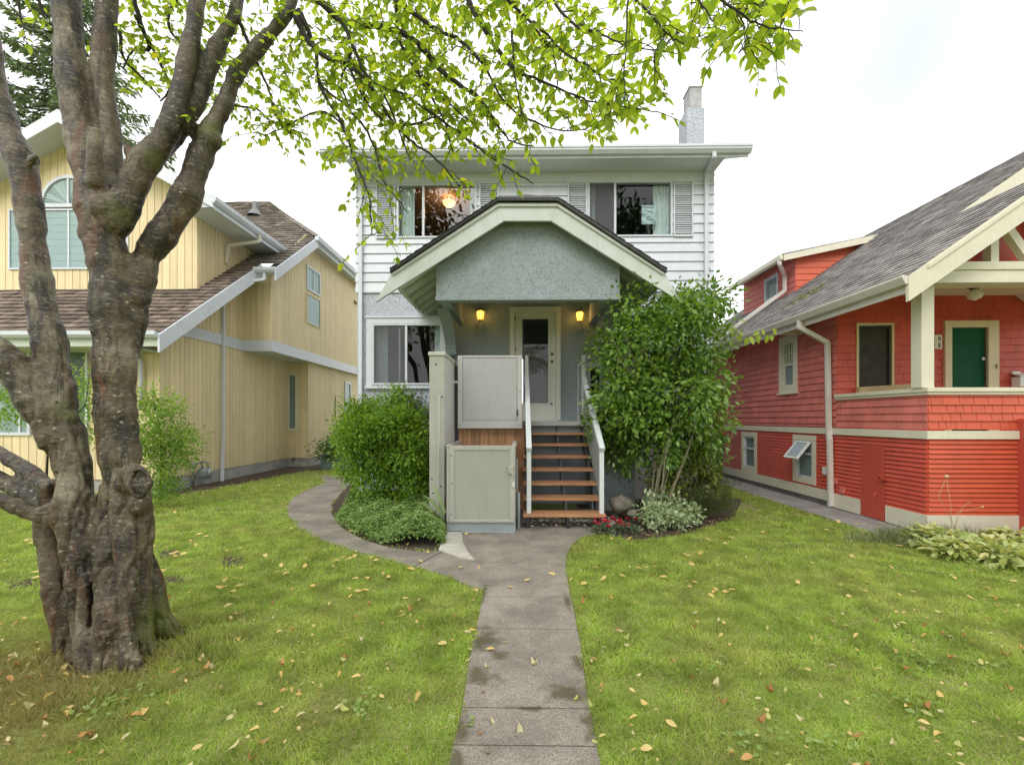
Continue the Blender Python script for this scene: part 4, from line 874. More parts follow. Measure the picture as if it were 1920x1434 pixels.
mb.face([(cx_+R_*math.cos(math.pi*i/30),YUP-.0135,cz_+R_*math.sin(math.pi*i/30)) for i in range(31)],r=.1)
mb.build('fan_blind',mat('fan_blind',(.30,.40,.38),.6,rndmix=.3),aw)
# lower front windows
flatwin(YH,FF,wA[0],wA[1]-.12,wA[2]+.05,wA[3]-.05,.06,M['wtrim'],M['blind'],split=[W(40,700,YFL).x],slats=46,depth=.05)
flatwin(YH,FF,wB[0]+.05,wB[1]-.05,wB[2]+.05,wB[3]-.05,.05,M['wtrim'],M['blind_green'],depth=.05)
t=MB(); X0=W(268,700,YFL).x; X1=W(277,700,YFL).x; za=W(270,770,YFL).z; zb=W(270,680,YFL).z
t.tube([(X0-.3,YFL-.08,za),(X0-.3,YFL-.08,zb),(X0-.24,YFL-.08,zb+.1),(X0-.15,YFL-.08,zb+.13),(X0-.03,YFL-.08,zb+.1),(X0+.03,YFL-.08,zb),(X0+.03,YFL-.08,za)],.035,10); t.build('porch_arch_trim',M['wtrim'],YH)
# bump windows
s=lambda px: WX(px,560,XB).y
zz=lambda px,py: WX(px,py,XB).z
flatwin(YH,FBS,s(575),s(597),zz(597,553),zz(597,516),.05,M['wtrim'],M['blind'],split=[(s(575)+s(597))/2],slats=5,depth=.05)
flatwin(YH,FBS,s(574),s(598),zz(598,614),zz(598,565),.03,M['yellow'],M['blind'],slats=4,depth=.04)
flatwin(YH,FB2,W(544,700,YB2).x,W(555,700,YB2).x,W(550,803,YB2).z,W(550,704,YB2).z,.07,M['cream'],M['dim_glass'],depth=.05)
F2S=fr((XB2,0,0),(0,1,0),(0,0,1),(1,0,0)); s2_=lambda px: WX(px,560,XB2).y
flatwin(YH,F2S,s2_(647),s2_(655),WX(650,772,XB2).z,WX(650,720,XB2).z,.09,M['wtrim'],M['dim_glass'],depth=.05)
t=MB(); q_=W(548,860,YB2); t.box(q_.x,q_.x+.1,YB2-.06,YB2-.012,q_.z-.03,q_.z+.03); t.build('wall_tap',M['brass'],YH)
# gas meter
q_=WX(378,885,XS+.12); o=thing('gas_meter','grey gas meter with pipes on the yellow side wall','gas meter',(XS+.15,q_.y,.0)); y=q_.y
t=MB(); t.lathe((XS+.2,y,q_.z-.02),[(0,-.14),(.10,-.13),(.13,-.05),(.13,.05),(.10,.12),(0,.13)],14); t.box(XS+.1,XS+.3,y-.13,y+.13,q_.z-.08,q_.z+.03); t.build('meter_body',M['meter'],o,bevel=.01)
t=MB(); t.tube([(XS+.08,y-.2,0),(XS+.08,y-.2,q_.z+.17),(XS+.12,y-.16,q_.z+.22),(XS+.2,y-.09,q_.z+.2),(XS+.2,y-.09,q_.z+.08)],.022,8); t.tube([(XS+.2,y+.09,q_.z+.08),(XS+.2,y+.09,q_.z+.2),(XS+.05,y+.12,q_.z+.22),(XS,y+.12,q_.z+.22)],.022,8)
t.lathe((XS+.09,y-.2,q_.z+.18),[(0,-.06),(.055,-.05),(.06,.04),(0,.06)],12); t.build('meter_pipes',M['meter'],o)
t=MB(); t.lathe((XS+.332,y,q_.z+.02),[(0,0),(.001,0)],4); t.box(XS+.29,XS+.325,y-.05,y+.05,q_.z-.01,q_.z+.06); t.build('meter_dial',M['white_plastic'],o)
# garden planter far between the houses
q_=G(622,883); o=thing('planter_box','green-grey planter box with weeds by the far yellow wall','planter',(q_.x,q_.y,0)); t=MB(); 
t.box(q_.x-.45,q_.x+.5,q_.y+.3,q_.y+.9,0,.42); t.box(q_.x-.48,q_.x+.53,q_.y+.27,q_.y+.93,.4,.46); t.build('planter_body',mat('planter_paint',(.12,.19,.16),.6,var=.3),o,bevel=.01)
n=900; p=RNG.normal(0,.3,(n,3))*[1,.7,.6]+[q_.x-.1,q_.y+.4,.6]; p[:,2]=np.abs(p[:,2]); scatter('planter_plant',*LEAF4,p,unit(n),unit(n),RNG.uniform(.06,.12,n),leafmat('planter_leaf',(.05,.12,.03),(.14,.25,.06)),parent=o)
t=MB(); yy=s2_(628); t.tube([(XB2+.02,yy,WX(628,840,XB2).z),(XB2+.05,yy+.03,WX(628,800,XB2).z),(XB2+.02,yy-.04,WX(628,770,XB2).z),(XB2+.03,yy,WX(628,742,XB2).z)],.012,6); tag(t.build('dead_vine',M['twig']),'thin dead vine clinging to the yellow side wall','vine')

# ================================================================ RED HOUSE
RH=thing('red_house','red shingled house with grey roof, cream trim and raised corner porch','house',(6,5.82,0))
XR_=5.27; YP=5.82; YM=7.45
FRS=fr((XR_,0,0),(0,1,0),(0,0,1),(-1,0,0))
sy=lambda px: WX(px,700,XR_).y
sz=lambda px,py: WX(px,py,XR_).z
W1=(sy(1421),sy(1392),sz(1407,885),1.20); W2=(sy(1532),sy(1489),sz(1532,910),1.20); DR=(sy(1662),sy(1616),.02,sz(1616,831))
W3=(sy(1497),sy(1463),sz(1463,742)+.05,3.12)
mb=lap(FRS,[[(YP,.26),(15,.26),(15,1.24),(YP,1.24)]],[W1,W2,DR],pitch=.062,thick=.026)
mb.build('lower_side_wall',M['red_lower'],RH)
mb=lap(FRS,[[(YM,1.36),(15,1.36),(15,3.28),(YM,3.28)]],[W3],pitch=.118,thick=.02,seg=(.12,.3),gap=.003)
lap(FRS,[[(YP,1.36),(YM,1.36),(YM,1.84),(YP,1.84)]],(),pitch=.105,thick=.019,seg=(.12,.28),gap=.003,mb=mb)
mb.build('side_wall',M['red_upper'],RH)
FRF=fr((0,YP,0),(1,0,0)); XE=W(1905,900,YP).x
mb=lap(FRF,[[(XR_,.26),(XE,.26),(XE,1.24),(XR_,1.24)]],(),pitch=.062,thick=.026)
lap(FRF,[[(XR_,1.36),(9.6,1.36),(9.6,1.84),(XR_,1.84)]],(),pitch=.105,thick=.019,seg=(.09,.24),gap=.005,mb=mb)
mb.build('porch_front_wall',M['red_front'],RH)
FRM=fr((0,YM,0),(1,0,0)); SX=lambda px: W(px,660,YM).x; SZ=lambda py: W(1700,py,YM).z
OP=(SX(1604),SX(1674),1.84,SZ(606)); DD=(SX(1780),SX(1848),1.2,SZ(615))
mb=lap(FRM,[[(XR_,1.3),(10,1.3),(10,3.56),(XR_,3.56)]],[OP,DD],pitch=.118,thick=.02,seg=(.12,.3),gap=.003)
mb.build('front_wall',M['red_lower'],RH)
mb=MB(); mb.box(XR_+.05,10,14.9,15,0,3.3); mb.box(9.95,10,YM,15,0,3.3); mb.build('rear_wall',M['red_lower'],RH)
# porch inner
mb=MB(); mb.box(XR_+.02,9.6,YP+.02,YM,1.24,1.3); mb.build('porch_floor',M['cream'],RH)
mb=MB(); mb.box(XR_+.02,9.6,5.95,YM-.001,3.53,3.56); mb.build('porch_ceiling',mat('porch_ceiling',(.68,.60,.46),.6,var=.06),RH)
# trim
mb=MB(); mb.box(XR_-.04,XR_-.001,YP-.0,15,1.24,1.345); mb.box(XR_-.04,9.6,YP-.04,YP-.001,1.24,1.345)
mb.box(XR_-.055,XR_+.1,YP+.101,YM,1.85,1.90); mb.box(XR_-.055,9.6,YP-.06,YP+.1,1.85,1.90); mb.box(XR_-.035,XR_-.001,YP-.0,YM,1.81,1.849); mb.box(XR_-.035,9.6,YP-.035,YP-.001,1.81,1.849)
mb.box(XR_-.035,XR_-.001,DR[1]+.02,YM+.19,.03,.262); mb.box(XR_-.035,XR_-.001,YM+.191,15,.11,.285); mb.box(XR_-.035,XR_-.001,YP,DR[0]-.02,.03,.262); mb.box(XR_-.035,XE,YP-.035,YP-.001,.03,.262)
mb.build('trim_band',M['cream'],RH)
mb=MB(); mb.box(XR_-.02,XR_+.1,YM+.2,15,-.25,.109); mb.build('foundation',M['found_dark'],RH)
mb=MB(); mb.box(XR_+.0,XR_+.1,YP,YM+.19,-.1,.029); mb.box(XR_,XE,YP+.02,YP+.1,-.1,.029); mb.build('foundation',M['found'],RH)
# access door
t=MB(); t.lbox(FRS,DR[0]+.006,DR[1]-.006,.03,DR[3]-.006,-.02,.022); rd=t.build('access_door',M['red_door'],RH)
t=MB(); t.lbox(FRS,DR[0],DR[1],0,DR[3],-.05,-.021); t.build('door_gap',M['dark'],rd)
t=MB(); y_=DR[0]-.0; t.lbox(FRS,y_-.06,y_+.07,.62,.66,.016,.05); t.lbox(FRS,y_+.05,y_+.1,.60,.68,.023,.05); t.tube([(XR_-.05,y_+.12,.42),(XR_-.075,y_+.12,.40),(XR_-.075,y_+.12,.32),(XR_-.05,y_+.12,.30)],.009,6); t.build('door_handle',M['red_door'],rd)
t=MB(); 
for (a,b) in ((sy(1583),.30),(sy(1570),.42)): t.lbox(FRS,a-.04,a+.04,b,b+.09,.0,.05)
t.build('wall_valve',M['red_upper'],RH)
t=MB(); a=sy(1551); t.lbox(FRS,a-.03,a+.05,.55,.68,.0,.05); t.build('wall_outlet',M['white_plastic'],RH)
# side panel of the stair at far right
t=MB(); t.box(XE+.0,XE+.05,4.9,YP-.005,.0,1.5); t.box(XE+.051,XE+.9,YP-.3,YP-.25,0,1.4); t.build('stair_side_wall',M['red_door'],RH)
# windows in the side wall
def sashwin(parent,F,s0,s1,t0,t1,c,mf,rail=None,inner=M['wtrim'],sill=True,pane=M['dim_glass'],grid=0):
    t=MB(); t.lbox(F,s0,s0+c,t0,t1,0,.03); t.lbox(F,s1-c,s1,t0,t1,0,.03); t.lbox(F,s0+c,s1-c,t1-c,t1,0,.03); t.lbox(F,s0+c,s1-c,t0,t0+c,0,.03)
    if sill: t.lbox(F,s0-.03,s1+.03,t0-.035,t0-.001,0,.06)
    wo=t.build('window',mf,parent)
    a,b,cc,d=s0+c+.003,s1-c-.003,t0+c+.003,t1-c-.003; f=.03; t=MB()
    t.lbox(F,a,a+f,cc,d,-.03,.012); t.lbox(F,b-f,b,cc,d,-.03,.012); t.lbox(F,a+f,b-f,cc,cc+f,-.03,.012); t.lbox(F,a+f,b-f,d-f,d,-.03,.012)
    if rail: t.lbox(F,a+f,b-f,rail-.018,rail+.018,-.03,.014)
    if grid:
        m_=(a+b)/2; t.lbox(F,m_-.008,m_+.008,rail,d-f,-.02,.006); g_=(rail+d)/2; t.lbox(F,a+f,b-f,g_-.008,g_+.008,-.02,.005)
        t.lbox(F,(a+m_)/2-.006,(a+m_)/2+.008,rail,d-f,-.02,.004); t.lbox(F,(b+m_)/2-.006,(b+m_)/2+.008,rail,d-f,-.02,.004)
    t.build('sash',inner,wo)
    t=MB(); t.lbox(F,a+f-.002,b-f+.002,cc+f-.002,d-f+.002,-.025,-.018); t.build('pane',pane,wo)
    return wo
sashwin(RH,FRS,*W1,.11,M['cream'],rail=(W1[2]+W1[3])/2+.08,sill=False)
w2=sashwin(RH,FRS,*W2,.10,M['cream'],rail=(W2[2]+W2[3])/2+.1,sill=False)
# awning sash swung open at its foot
a,b=W2[0]+.13,W2[1]-.13; zt_=W2[3]-.12; h_=.34; d_=.24; zc=zt_-h_+.04; hin=Vector((XR_-.035,0,zt_)); low=Vector((XR_-.035-d_,0,zc))
U_=Vector((0,1,0)); V_=(hin-low).normalized(); N_=V_.cross(U_); FA=(low,U_,V_,N_); Lh=(hin-low).length
t=MB(); f=.03; t.lbox(FA,a,a+f,0,Lh,-.02,.015); t.lbox(FA,b-f,b,0,Lh,-.02,.015); t.lbox(FA,a+f,b-f,0,f,-.02,.015); t.lbox(FA,a+f,b-f,Lh-f,Lh,-.02,.015); t.build('awning_sash',M['white_plastic'],w2)
t=MB(); t.lbox(FA,a+f,b-f,f,Lh-f,-.004,.002); t.build('awning_pane',mat('awning_glass',(.30,.36,.40),.04),w2)
sashwin(RH,FRS,W3[0],W3[1],W3[2],W3[3],.12,M['cream'],rail=2.55,inner=M['cream'],grid=1,pane=M['dim_glass'])
# front window (dark) & board
wo=sashwin(RH,FRM,OP[0],OP[1],OP[2],OP[3],.035,M['yellow_trim'],inner=mat('dark_sash',(.03,.03,.02),.5),pane=M['dark_glass'],sill=False)
t=MB(); t.bar((SX(1600),YM-.10,1.97),(SX(1702),YM-.22,2.02),.05,.09); tag(t.build('wooden_board',mat('raw_board',(.48,.38,.20),.7,var=.2)),'raw yellowish board lying along the porch rail under the dark window','board')
# green door
t=MB(); t.box(DD[0]-.11,DD[0],YM-.05,YM-.001,1.3,DD[3]+.11); t.box(DD[1],DD[1]+.17,YM-.05,YM-.001,1.3,DD[3]+.11); t.box(DD[0],DD[1],YM-.05,YM-.001,DD[3],DD[3]+.11); t.build('door_frame',mat('door_casing',(.66,.56,.36),.5,var=.06),RH)
t=MB(); t.box(DD[0],DD[1],YM+.01,YM+.05,1.3,DD[3]); gd=t.build('front_door',M['green_door'],RH)
t=MB(); t.lathe((SX(1843),YM+.009,SZ(673)),[(0,-.03),(.03,-.02),(.02,0)],10,axis='Y'); t.build('door_knob',M['white_plastic'],gd)
t=MB(); t.box(SX(1861),SX(1866),YM-.07,YM-.051,SZ(692),SZ(684)); t.build('door_bell',M['brass'],RH)
# number plaque partly behind the post
q0=SX(1750); t=MB(); t.box(q0-.02,SX(1761),YM-.05,YM-.016,SZ(655),SZ(629)); pq=t.build('number_plaque',M['cream'],RH)
def ring(mb,x,y,z,rx,rz,w):
    n=16
    for i in range(n):
        a=2*math.pi*i/n; b=2*math.pi*(i+1)/n; P=lambda k,an:(x+(rx+k)*math.cos(an),y,z+(rz+k)*math.sin(an))
        mb.prism([P(0,a),P(w,a),P(w,b),P(0,b)],(0,.006,0))
t=MB(); xm=SX(1755.8); ring(t,xm,YM-.058,SZ(636),.010,.026,.008); ring(t,xm,YM-.058,SZ(646.3),.010,.0095,.007); ring(t,xm,YM-.058,SZ(650.5),.011,.011,.007); t.build('house_numbers',M['metal_dark'],pq)
# mailbox
t=MB(); a,b=SX(1893),SX(1915); t.box(a,b,YM-.16,YM-.02,SZ(726),SZ(708)); t.prism([(a-.01,YM-.17,SZ(708)),(b+.01,YM-.17,SZ(708)),(b+.01,YM-.02,SZ(702)),(a-.01,YM-.02,SZ(702)),],(0,0,.02)); t.box(a+.0,b-.06,YM-.05,YM-.018,SZ(702),SZ(697))
o=t.build('mailbox',M['white_plastic'],bevel=.008); tag(o,'white wall mailbox to the right of the green door','mailbox')
t=MB(); t.box(a+.06,b-.05,YM-.166,YM-.161,SZ(718),SZ(713)); t.build('mail_slot',M['dark'],o)
# porch post, beams, king posts
px0,px1=W(1728,600,YP).x,W(1752,600,YP).x
t=MB(); t.box(px0,px1,YP+.0,YP+.16,1.901,3.30); t.build('porch_post',M['cream'],RH,bevel=.006)
bz=lambda py: W(1800,py,5.75).z
t=MB(); t.box(5.25,9.2,5.76,5.92,bz(521),bz(506)); t.box(5.35,9.1,5.74,5.94,bz(505.6),bz(491)); t.box(5.2,9.2,5.72,5.96,bz(531),bz(521.4)); t.build('porch_beam',M['cream'],RH)
t=MB(); t.box(XR_-.04,XR_+.2,5.961,YM,3.30,3.5); t.build('side_beam',M['cream'],RH)
# ---- red roof
XEV=4.75; ZEV=3.25; sr=.70; YF=5.5; kr=math.hypot(1,sr); XRG=9.2; XPR=6.75
FRR=(Vector((XEV,0,ZEV)),Vector((0,1,0)),Vector((1,0,sr)).normalized(),Vector((-sr,0,1)).normalized())
Tx=lambda x:(x-XEV)*kr
mb=MB()
lap(FRR,[[(YF,0),(14.8,0),(14.8,Tx(XPR)),(YF,Tx(XPR))],[(6.97,Tx(XPR)),(14.8,Tx(XPR)),(14.8,Tx(XRG)),(6.97,Tx(XRG))]],(),pitch=.13,thick=.013,seg=(.10,.3),gap=.006,jit=.006,mb=mb)
# right slopes (porch and main)
mb.face([(XPR,YF,ZEV+sr*(XPR-XEV)),(XPR,7.2,ZEV+sr*(XPR-XEV)),(8.75,7.2,ZEV),(8.75,YF,ZEV)]); zr_=ZEV+sr*(XRG-XEV); mb.face([(XRG,6.97,zr_),(XRG,14.8,zr_),(XRG+4.4,14.8,ZEV),(XRG+4.4,6.97,ZEV)])
rf=mb.build('roof',M['ash'],RH)
zf=lambda x: ZEV+sr*(x-XEV)
mb=MB(); mb.prism([(XEV-.02,YF-.03,zf(XEV-.02)-.005),(XPR,YF-.03,zf(XPR)-.005),(8.77,YF-.03,ZEV-.02),(8.77,YF-.03,ZEV-.27),(XPR,YF-.03,zf(XPR)-.31),(XEV-.02,YF-.03,zf(XEV-.02)-.31)],(0,.045,0))
mb.prism([(XPR-.05,6.93,zf(XPR-.05)-.005),(XRG,6.93,zf(XRG)-.005),(XRG+4,6.93,zf(XRG)-sr*4),(XRG+4,6.93,zf(XRG)-sr*4-.28),(XRG,6.93,zf(XRG)-.3),(XPR-.05,6.93,zf(XPR-.05)-.3)],(0,.04,0))
mb.prism([(XEV+.2,YF-.05,zf(XEV+.2)-.02),(XPR,YF-.05,zf(XPR)-.02),(XPR,YF-.05,zf(XPR)-.07),(XEV+.2,YF-.05,zf(XEV+.2)-.07)],(0,.02,0))
mb.build('rake_board',M['cream'],RH)
mb=MB(); mb.prism([(XEV+.03,YF+.02,zf(XEV)-.12),(XPR,YF+.02,zf(XPR)-.14),(8.7,YF+.02,ZEV-.14),(8.7,YF+.02,ZEV-.12),(XPR,YF+.02,zf(XPR)-.1),(XEV+.03,YF+.02,zf(XEV)-.1)],(0,1.9,0)); mb.prism([(XEV+.03,YF+1.93,zf(XEV)-.12),(XR_,YF+1.93,zf(XR_)-.12),(XR_,YF+1.93,zf(XR_)-.1),(XEV+.03,YF+1.93,zf(XEV)-.1)],(0,7.3,0))
mb.build('roof_soffit',M['gutter_cream'],RH)
mb=MB(); mb.face([(5.4,5.97,3.5),(8.1,5.97,3.5),(XPR,5.97,zf(XPR)-.14)]); mb.face([(XPR-.2,7.3,zf(XPR)-.3),(XRG+3,7.3,3.5),(XRG,7.3,zf(XRG)-.2)]); mb.build('gable_panel',M['red_door'],RH)
kx=W(1858,460,5.85).x; t=MB(); t.box(kx-.05,kx+.05,5.8,5.9,3.5,zf(kx)-.15); t.build('king_post',M['cream'],RH)
t=MB(); t.box(XPR-.07,XPR+.07,5.8,5.9,3.5,4.45); t.build('king_post',M['cream'],RH)
a_=W(1885,428,5.82); b_=W(1925,485,5.82); t=MB(); t.bar(a_,b_,.1,.09,up=(0,1,0)); t.build('gable_brace',M['cream'],RH)
t=MB(); t.bar((7.7,5.83,3.9),(7.3,5.83,3.55),.1,.09,up=(0,1,0)); t.build('gable_brace',M['cream'],RH)
t=MB(); t.prism([(W(1800,490,5.6).x,5.54,W(1800,474,5.54).z),(W(1822,490,5.6).x,5.54,W(1822,468,5.54).z),(W(1838,452,5.6).x,5.54,W(1838,452,5.54).z),(W(1843,450,5.6).x,5.54,W(1843,452,5.54).z),(W(1830,452,5.6).x,5.54,W(1830,452,5.54).z)],(0,.5,0)); t.build('rafter_tail',M['cream'],RH)
t=MB(); t.prism([(XEV-.095,YF-.02,ZEV-.03),(XEV-.095,YF-.02,ZEV+.0),(XEV+.02,YF-.02,ZEV-.02),(XEV+.02,YF-.02,ZEV-.11),(XEV-.05,YF-.02,ZEV-.11)],(0,9.3,0)); t.build('gutter',M['gutter_cream'],RH)
t=MB(); t.box(XEV+.021,XEV+.05,YF+.03,14.8,ZEV-.2,ZEV-.02); 
for k in range(0): pass
t.build('eave_fascia',M['gutter_cream'],RH)
t=MB()
for yy in (8.3,11.0,13.6): t.prism([(XEV+.05,yy,3.06),(XR_-.02,yy,3.06),(XR_-.02,yy,3.3),(XEV+.05,yy,3.2)],(0,.09,0))
t.build('eave_bracket',M['gutter_cream'],RH)
# side downspout
q_=WX(1503,604,XEV+.0)
spout(RH,[(XEV-.03,q_.y,ZEV-.1),(XEV-.03,q_.y,ZEV-.22),(XR_-.07,7.58,2.78),(XR_-.07,7.55,1.3),(XR_-.09,7.5,1.15),(XR_-.07,7.5,.05)],M['gutter_cream'],r=(.075,.06))
# dormer
XD,YD,YD2=6.59,10.7,12.55; FD1=fr((XD,0,0),(0,1,0),(0,0,1),(-1,0,0)); FD2=fr((0,YD,0),(1,0,0))
s_=lambda px: WX(px,540,XD).y
DWN=(s_(1460),s_(1435),WX(1447,563,XD).z,WX(1447,518,XD).z)
mb=lap(FD1,[[(YD,zf(XD)),(YD2+.6,zf(XD)),(YD2+.6,5.5),(YD,5.5)]],[DWN],pitch=.15,thick=.016)
mb.build('dormer_side_wall',M['red_upper'],RH)
mb=lap(FD2,[[(XD,zf(XD)),(8.2,zf(8.2)),(8.15,5.7),(XD,5.42)]],(),pitch=.15,thick=.016); mb.build('dormer_front_wall',mat('dormer_front_lit',(.62,.125,.06),.5,rndmix=.05),RH)  # oranger than the dormer side: light on this face put into its red
mb=MB(); mb.prism([(6.18,YD-.18,5.33),(8.5,YD-.18,5.80),(8.5,YD-.18,5.84),(6.18,YD-.18,5.38)],(0,YD2+.75-YD,0)); mb.build('dormer_roof',M['ash'],RH)
mb=MB(); mb.prism([(6.2,YD-.2,5.20),(8.4,YD-.2,5.66),(8.4,YD-.2,5.8),(6.2,YD-.2,5.33)],(0,.03,0)); mb.prism([(6.12,YD-.17,5.25),(6.18,YD-.17,5.22),(6.22,YD-.17,5.35),(6.12,YD-.17,5.35)],(0,YD2+.7-YD,0)); mb.build('dormer_trim',M['cream'],RH)
s_=lambda px: WX(px,540,XD).y
sashwin(RH,FD1,s_(1460),s_(1435),WX(1447,563,XD).z,WX(1447,518,XD).z,.04,M['wtrim'],sill=False,pane=M['dim_glass'])
spout(RH,[(6.15,YD-.1,5.25),(6.15,YD-.1,5.15),(XD-.08,YD+.3,5.0),(XD-.08,YD+.3,zf(XD)+.1),(5.2,YD+.5,zf(5.2)+.08),(XEV,YD+.55,zf(XEV)+.06)],M['gutter_cream'],r=(.08,.06))
# moss on roof
n=500; q_=WX(1508,545,6.2); p=np.stack([RNG.normal(5.75,.16,n),RNG.normal(9.0,.28,n),np.zeros(n)],1); p[:,2]=[zf(x)+.03 for x in p[:,0]]
scatter('roof_moss',*LEAF4,p,unit(n),np.tile([-.5,0,1.],(n,1)),RNG.uniform(.02,.05,n),mat('roof_moss',(.20,.20,.05),1,rndmix=.4),parent=RH)
# porch lamp
q_=W(1828,541,6.9); o=thing('porch_lamp','unlit white globe lamp under the red house porch ceiling','lamp',(q_.x,6.9,3.53)); t=MB(); t.lathe((q_.x,6.9,3.53),[(.09,0),(.09,-.02),(.05,-.05),(.05,-.06)],14); t.build('lamp_base',M['metal_dark'],o)
t=MB(); t.lathe((q_.x,6.9,3.40),[(.05,.07),(.085,.04),(.10,-.01),(.08,-.06),(.0,-.1)],16); t.build('lamp_globe',mat('globe_white',(.8,.79,.72),.2),o)
# green bin
q_=G(1355,905); o=thing('garbage_bin','dark green wheeled bin against the red house','bin',(4.72,q_.y+.4,0)); t=MB(); yb_=q_.y+.2
t.prism([(4.25,yb_,.06),(4.85,yb_,.06),(4.92,yb_,1.0),(4.2,yb_,1.0)],(0,.6,0)); t.build('bin_body',M['binm'],o,bevel=.03)
t=MB(); t.prism([(4.15,yb_-.06,1.0),(4.97,yb_-.06,1.0),(4.97,yb_+.7,1.16),(4.15,yb_+.7,1.16)],(0,0,.05)); t.build('bin_lid',M['binm'],o,bevel=.015)
t=MB(); t.tube([(4.28,yb_+.55,.1),(4.82,yb_+.55,.1)],.1,12); t.build('bin_wheel',M['dark'],o)
# ================================================================ FOREGROUND TREE
TREE=thing('multi_trunk_tree','large multi-stemmed tree with mottled grey-brown bark and lime-green leaves, on the left lawn','tree',(-2.5,2.85,0))
def limb(pts, segs=6):
    """pts: (px,py,Y,r_px)"""
    P=[W(p[0],p[1],p[2]) for p in pts]; R=[p[3]*p[2]/FPX/(1+((p[0]-973)/FPX)**2)**(.5 if p[1]>450 else .42) for p in pts]
    out=[];ro=[]
    n=len(P)
    for i in range(n-1):
        p0=P[max(i-1,0)];p1=P[i];p2=P[i+1];p3=P[min(i+2,n-1)]
        for k in range(segs):
            t=k/segs; t2=t*t;t3=t2*t
            out.append(0.5*((2*p1)+(-p0+p2)*t+(2*p0-5*p1+4*p2-p3)*t2+(-p0+3*p1-3*p2+p3)*t3)); ro.append(R[i]*(1-t)+R[i+1]*t)
    out.append(P[-1]);ro.append(R[-1]); return out,ro
LIMBS=[
 # base flutes
 [(160,1264,2.62,26),(156,1190,2.66,27),(150,1090,2.70,31),(142,990,2.74,35),(138,890,2.80,42),(114,800,2.80,43)],
 [(195,1264,2.60,25),(200,1170,2.64,27),(196,1080,2.70,27),(196,990,2.78,27),(214,910,2.85,30)],
 [(128,1245,2.80,26),(113,1160,2.80,28),(100,1070,2.82,29),(90,985,2.84,30),(100,900,2.84,36)],
 [(236,1264,2.64,27),(240,1180,2.68,27),(240,1090,2.72,28),(236,1000,2.78,31),(228,900,2.85,38),(221,800,2.88,45),(216,720,2.88,42),(214,650,2.88,34)],
 [(296,1252,2.78,12),(280,1215,2.80,24),(270,1150,2.82,25),(264,1060,2.84,24),(262,970,2.82,26),(256,900,2.80,28)],
 [(362,1205,3.02,7),(318,1180,3.0,22),(288,1120,2.98,27),(268,1040,2.95,26),(258,960,2.92,24)],
 [(205,1240,3.02,60),(195,1110,3.02,58),(185,1000,3.0,45)],
 [(175,1262,2.85,50),(170,1150,2.88,48),(165,1050,2.88,46)],
 # root flares
 [(100,1262,2.70,14),(140,1235,2.68,30),(165,1190,2.70,30)],
 [(262,1275,2.60,12),(245,1240,2.62,28),(235,1190,2.66,28)],
 [(160,1280,2.56,12),(165,1240,2.58,30),(170,1180,2.62,26)],
 # left stem and V
 [(114,820,2.80,42),(108,760,2.80,44),(100,700,2.80,42),(92,630,2.82,37),(74,560,2.85,34),(62,460,2.88,31),(54,380,2.9,30),(38,300,2.92,33),(12,240,2.95,29),(-6,170,3.0,26),(-22,80,3.05,25),(-30,-60,3.1,22)],
 [(114,830,2.78,42),(80,770,2.74,44),(45,715,2.70,44),(0,665,2.66,40),(-60,610,2.6,38),(-130,540,2.5,34)],
 # central stem
 [(224,900,2.87,28),(220,830,2.87,40),(217,760,2.87,44),(216,700,2.87,45),(214,620,2.88,48),(210,540,2.88,45),(200,470,2.88,42),(188,410,2.88,46),(176,340,2.88,42),(152,250,2.9,34),(136,150,2.92,32),(126,40,2.95,31),(118,-80,3.0,28)],
 [(196,420,2.92,40),(206,340,2.95,28),(208,260,2.97,22),(192,150,2.98,24),(198,50,3.0,24),(206,-80,3.05,22)],
 [(195,440,2.86,40),(232,385,2.87,34),(268,310,2.9,30),(308,258,2.93,26),(334,190,2.96,21),(352,110,3.0,19),(366,30,3.05,17),(376,-70,3.1,15)],
 [(262,330,2.95,20),(318,268,3.0,17),(354,222,3.04,17),(384,150,3.1,18),(408,88,3.12,17),(438,30,3.15,13),(456,-50,3.2,11)],
 # right limb
 [(228,690,2.92,34),(246,600,2.95,34),(262,530,2.98,32),(276,480,3.0,29),(312,428,3.02,31),(348,370,3.05,30),(366,320,3.07,25),(385,270,3.1,26),(398,240,3.1,20),(416,205,3.12,17),(434,160,3.15,16),(452,125,3.17,17),(486,88,3.2,15),(520,48,3.22,13),(548,5,3.25,10),(560,-60,3.3,8)],
 # low left limbs
 [(120,960,2.82,32),(75,905,2.9,24),(30,868,2.95,20),(-30,835,3.0,19),(-90,800,3.0,18)],
 [(130,980,2.80,32),(85,948,2.85,26),(30,915,2.88,24),(-40,880,2.9,22)],
 [(110,975,2.7,28),(62,962,2.66,24),(20,945,2.62,23),(-40,925,2.58,22)],
]
BUMPS=[(130,784,2.79,24),(250,890,2.76,38),(262,908,2.72,34),(240,905,2.76,34),(262,945,2.76,30),(395,262,3.08,30),(385,275,3.08,28),(350,362,3.02,32),(64,300,2.88,18),(200,395,2.84,52),(180,440,2.86,44),(250,560,2.92,30),(92,955,2.68,28)]
mb=MB()
for lb in LIMBS:      # carry the limbs on above the picture's top edge
    if lb[-1][1]<0 and len(lb)>6:
        p,q=lb[-2],lb[-1]; k=260/max(20,abs(q[1]-p[1])); lb.append((q[0]+(q[0]-p[0])*k,q[1]-260,q[2]+.05,q[3]*.62)); lb.append((q[0]+(q[0]-p[0])*k*2.1+30,q[1]-560,q[2]+.1,q[3]*.28))
for lb in LIMBS:
    P,R=limb(lb,5); 
    ph=random.random()*9
    R=[r*(1+.07*math.sin(i*.9+ph)+.05*math.sin(i*2.3+ph*2)) for i,r in enumerate(R)]
    mb.tube(P,R,14)
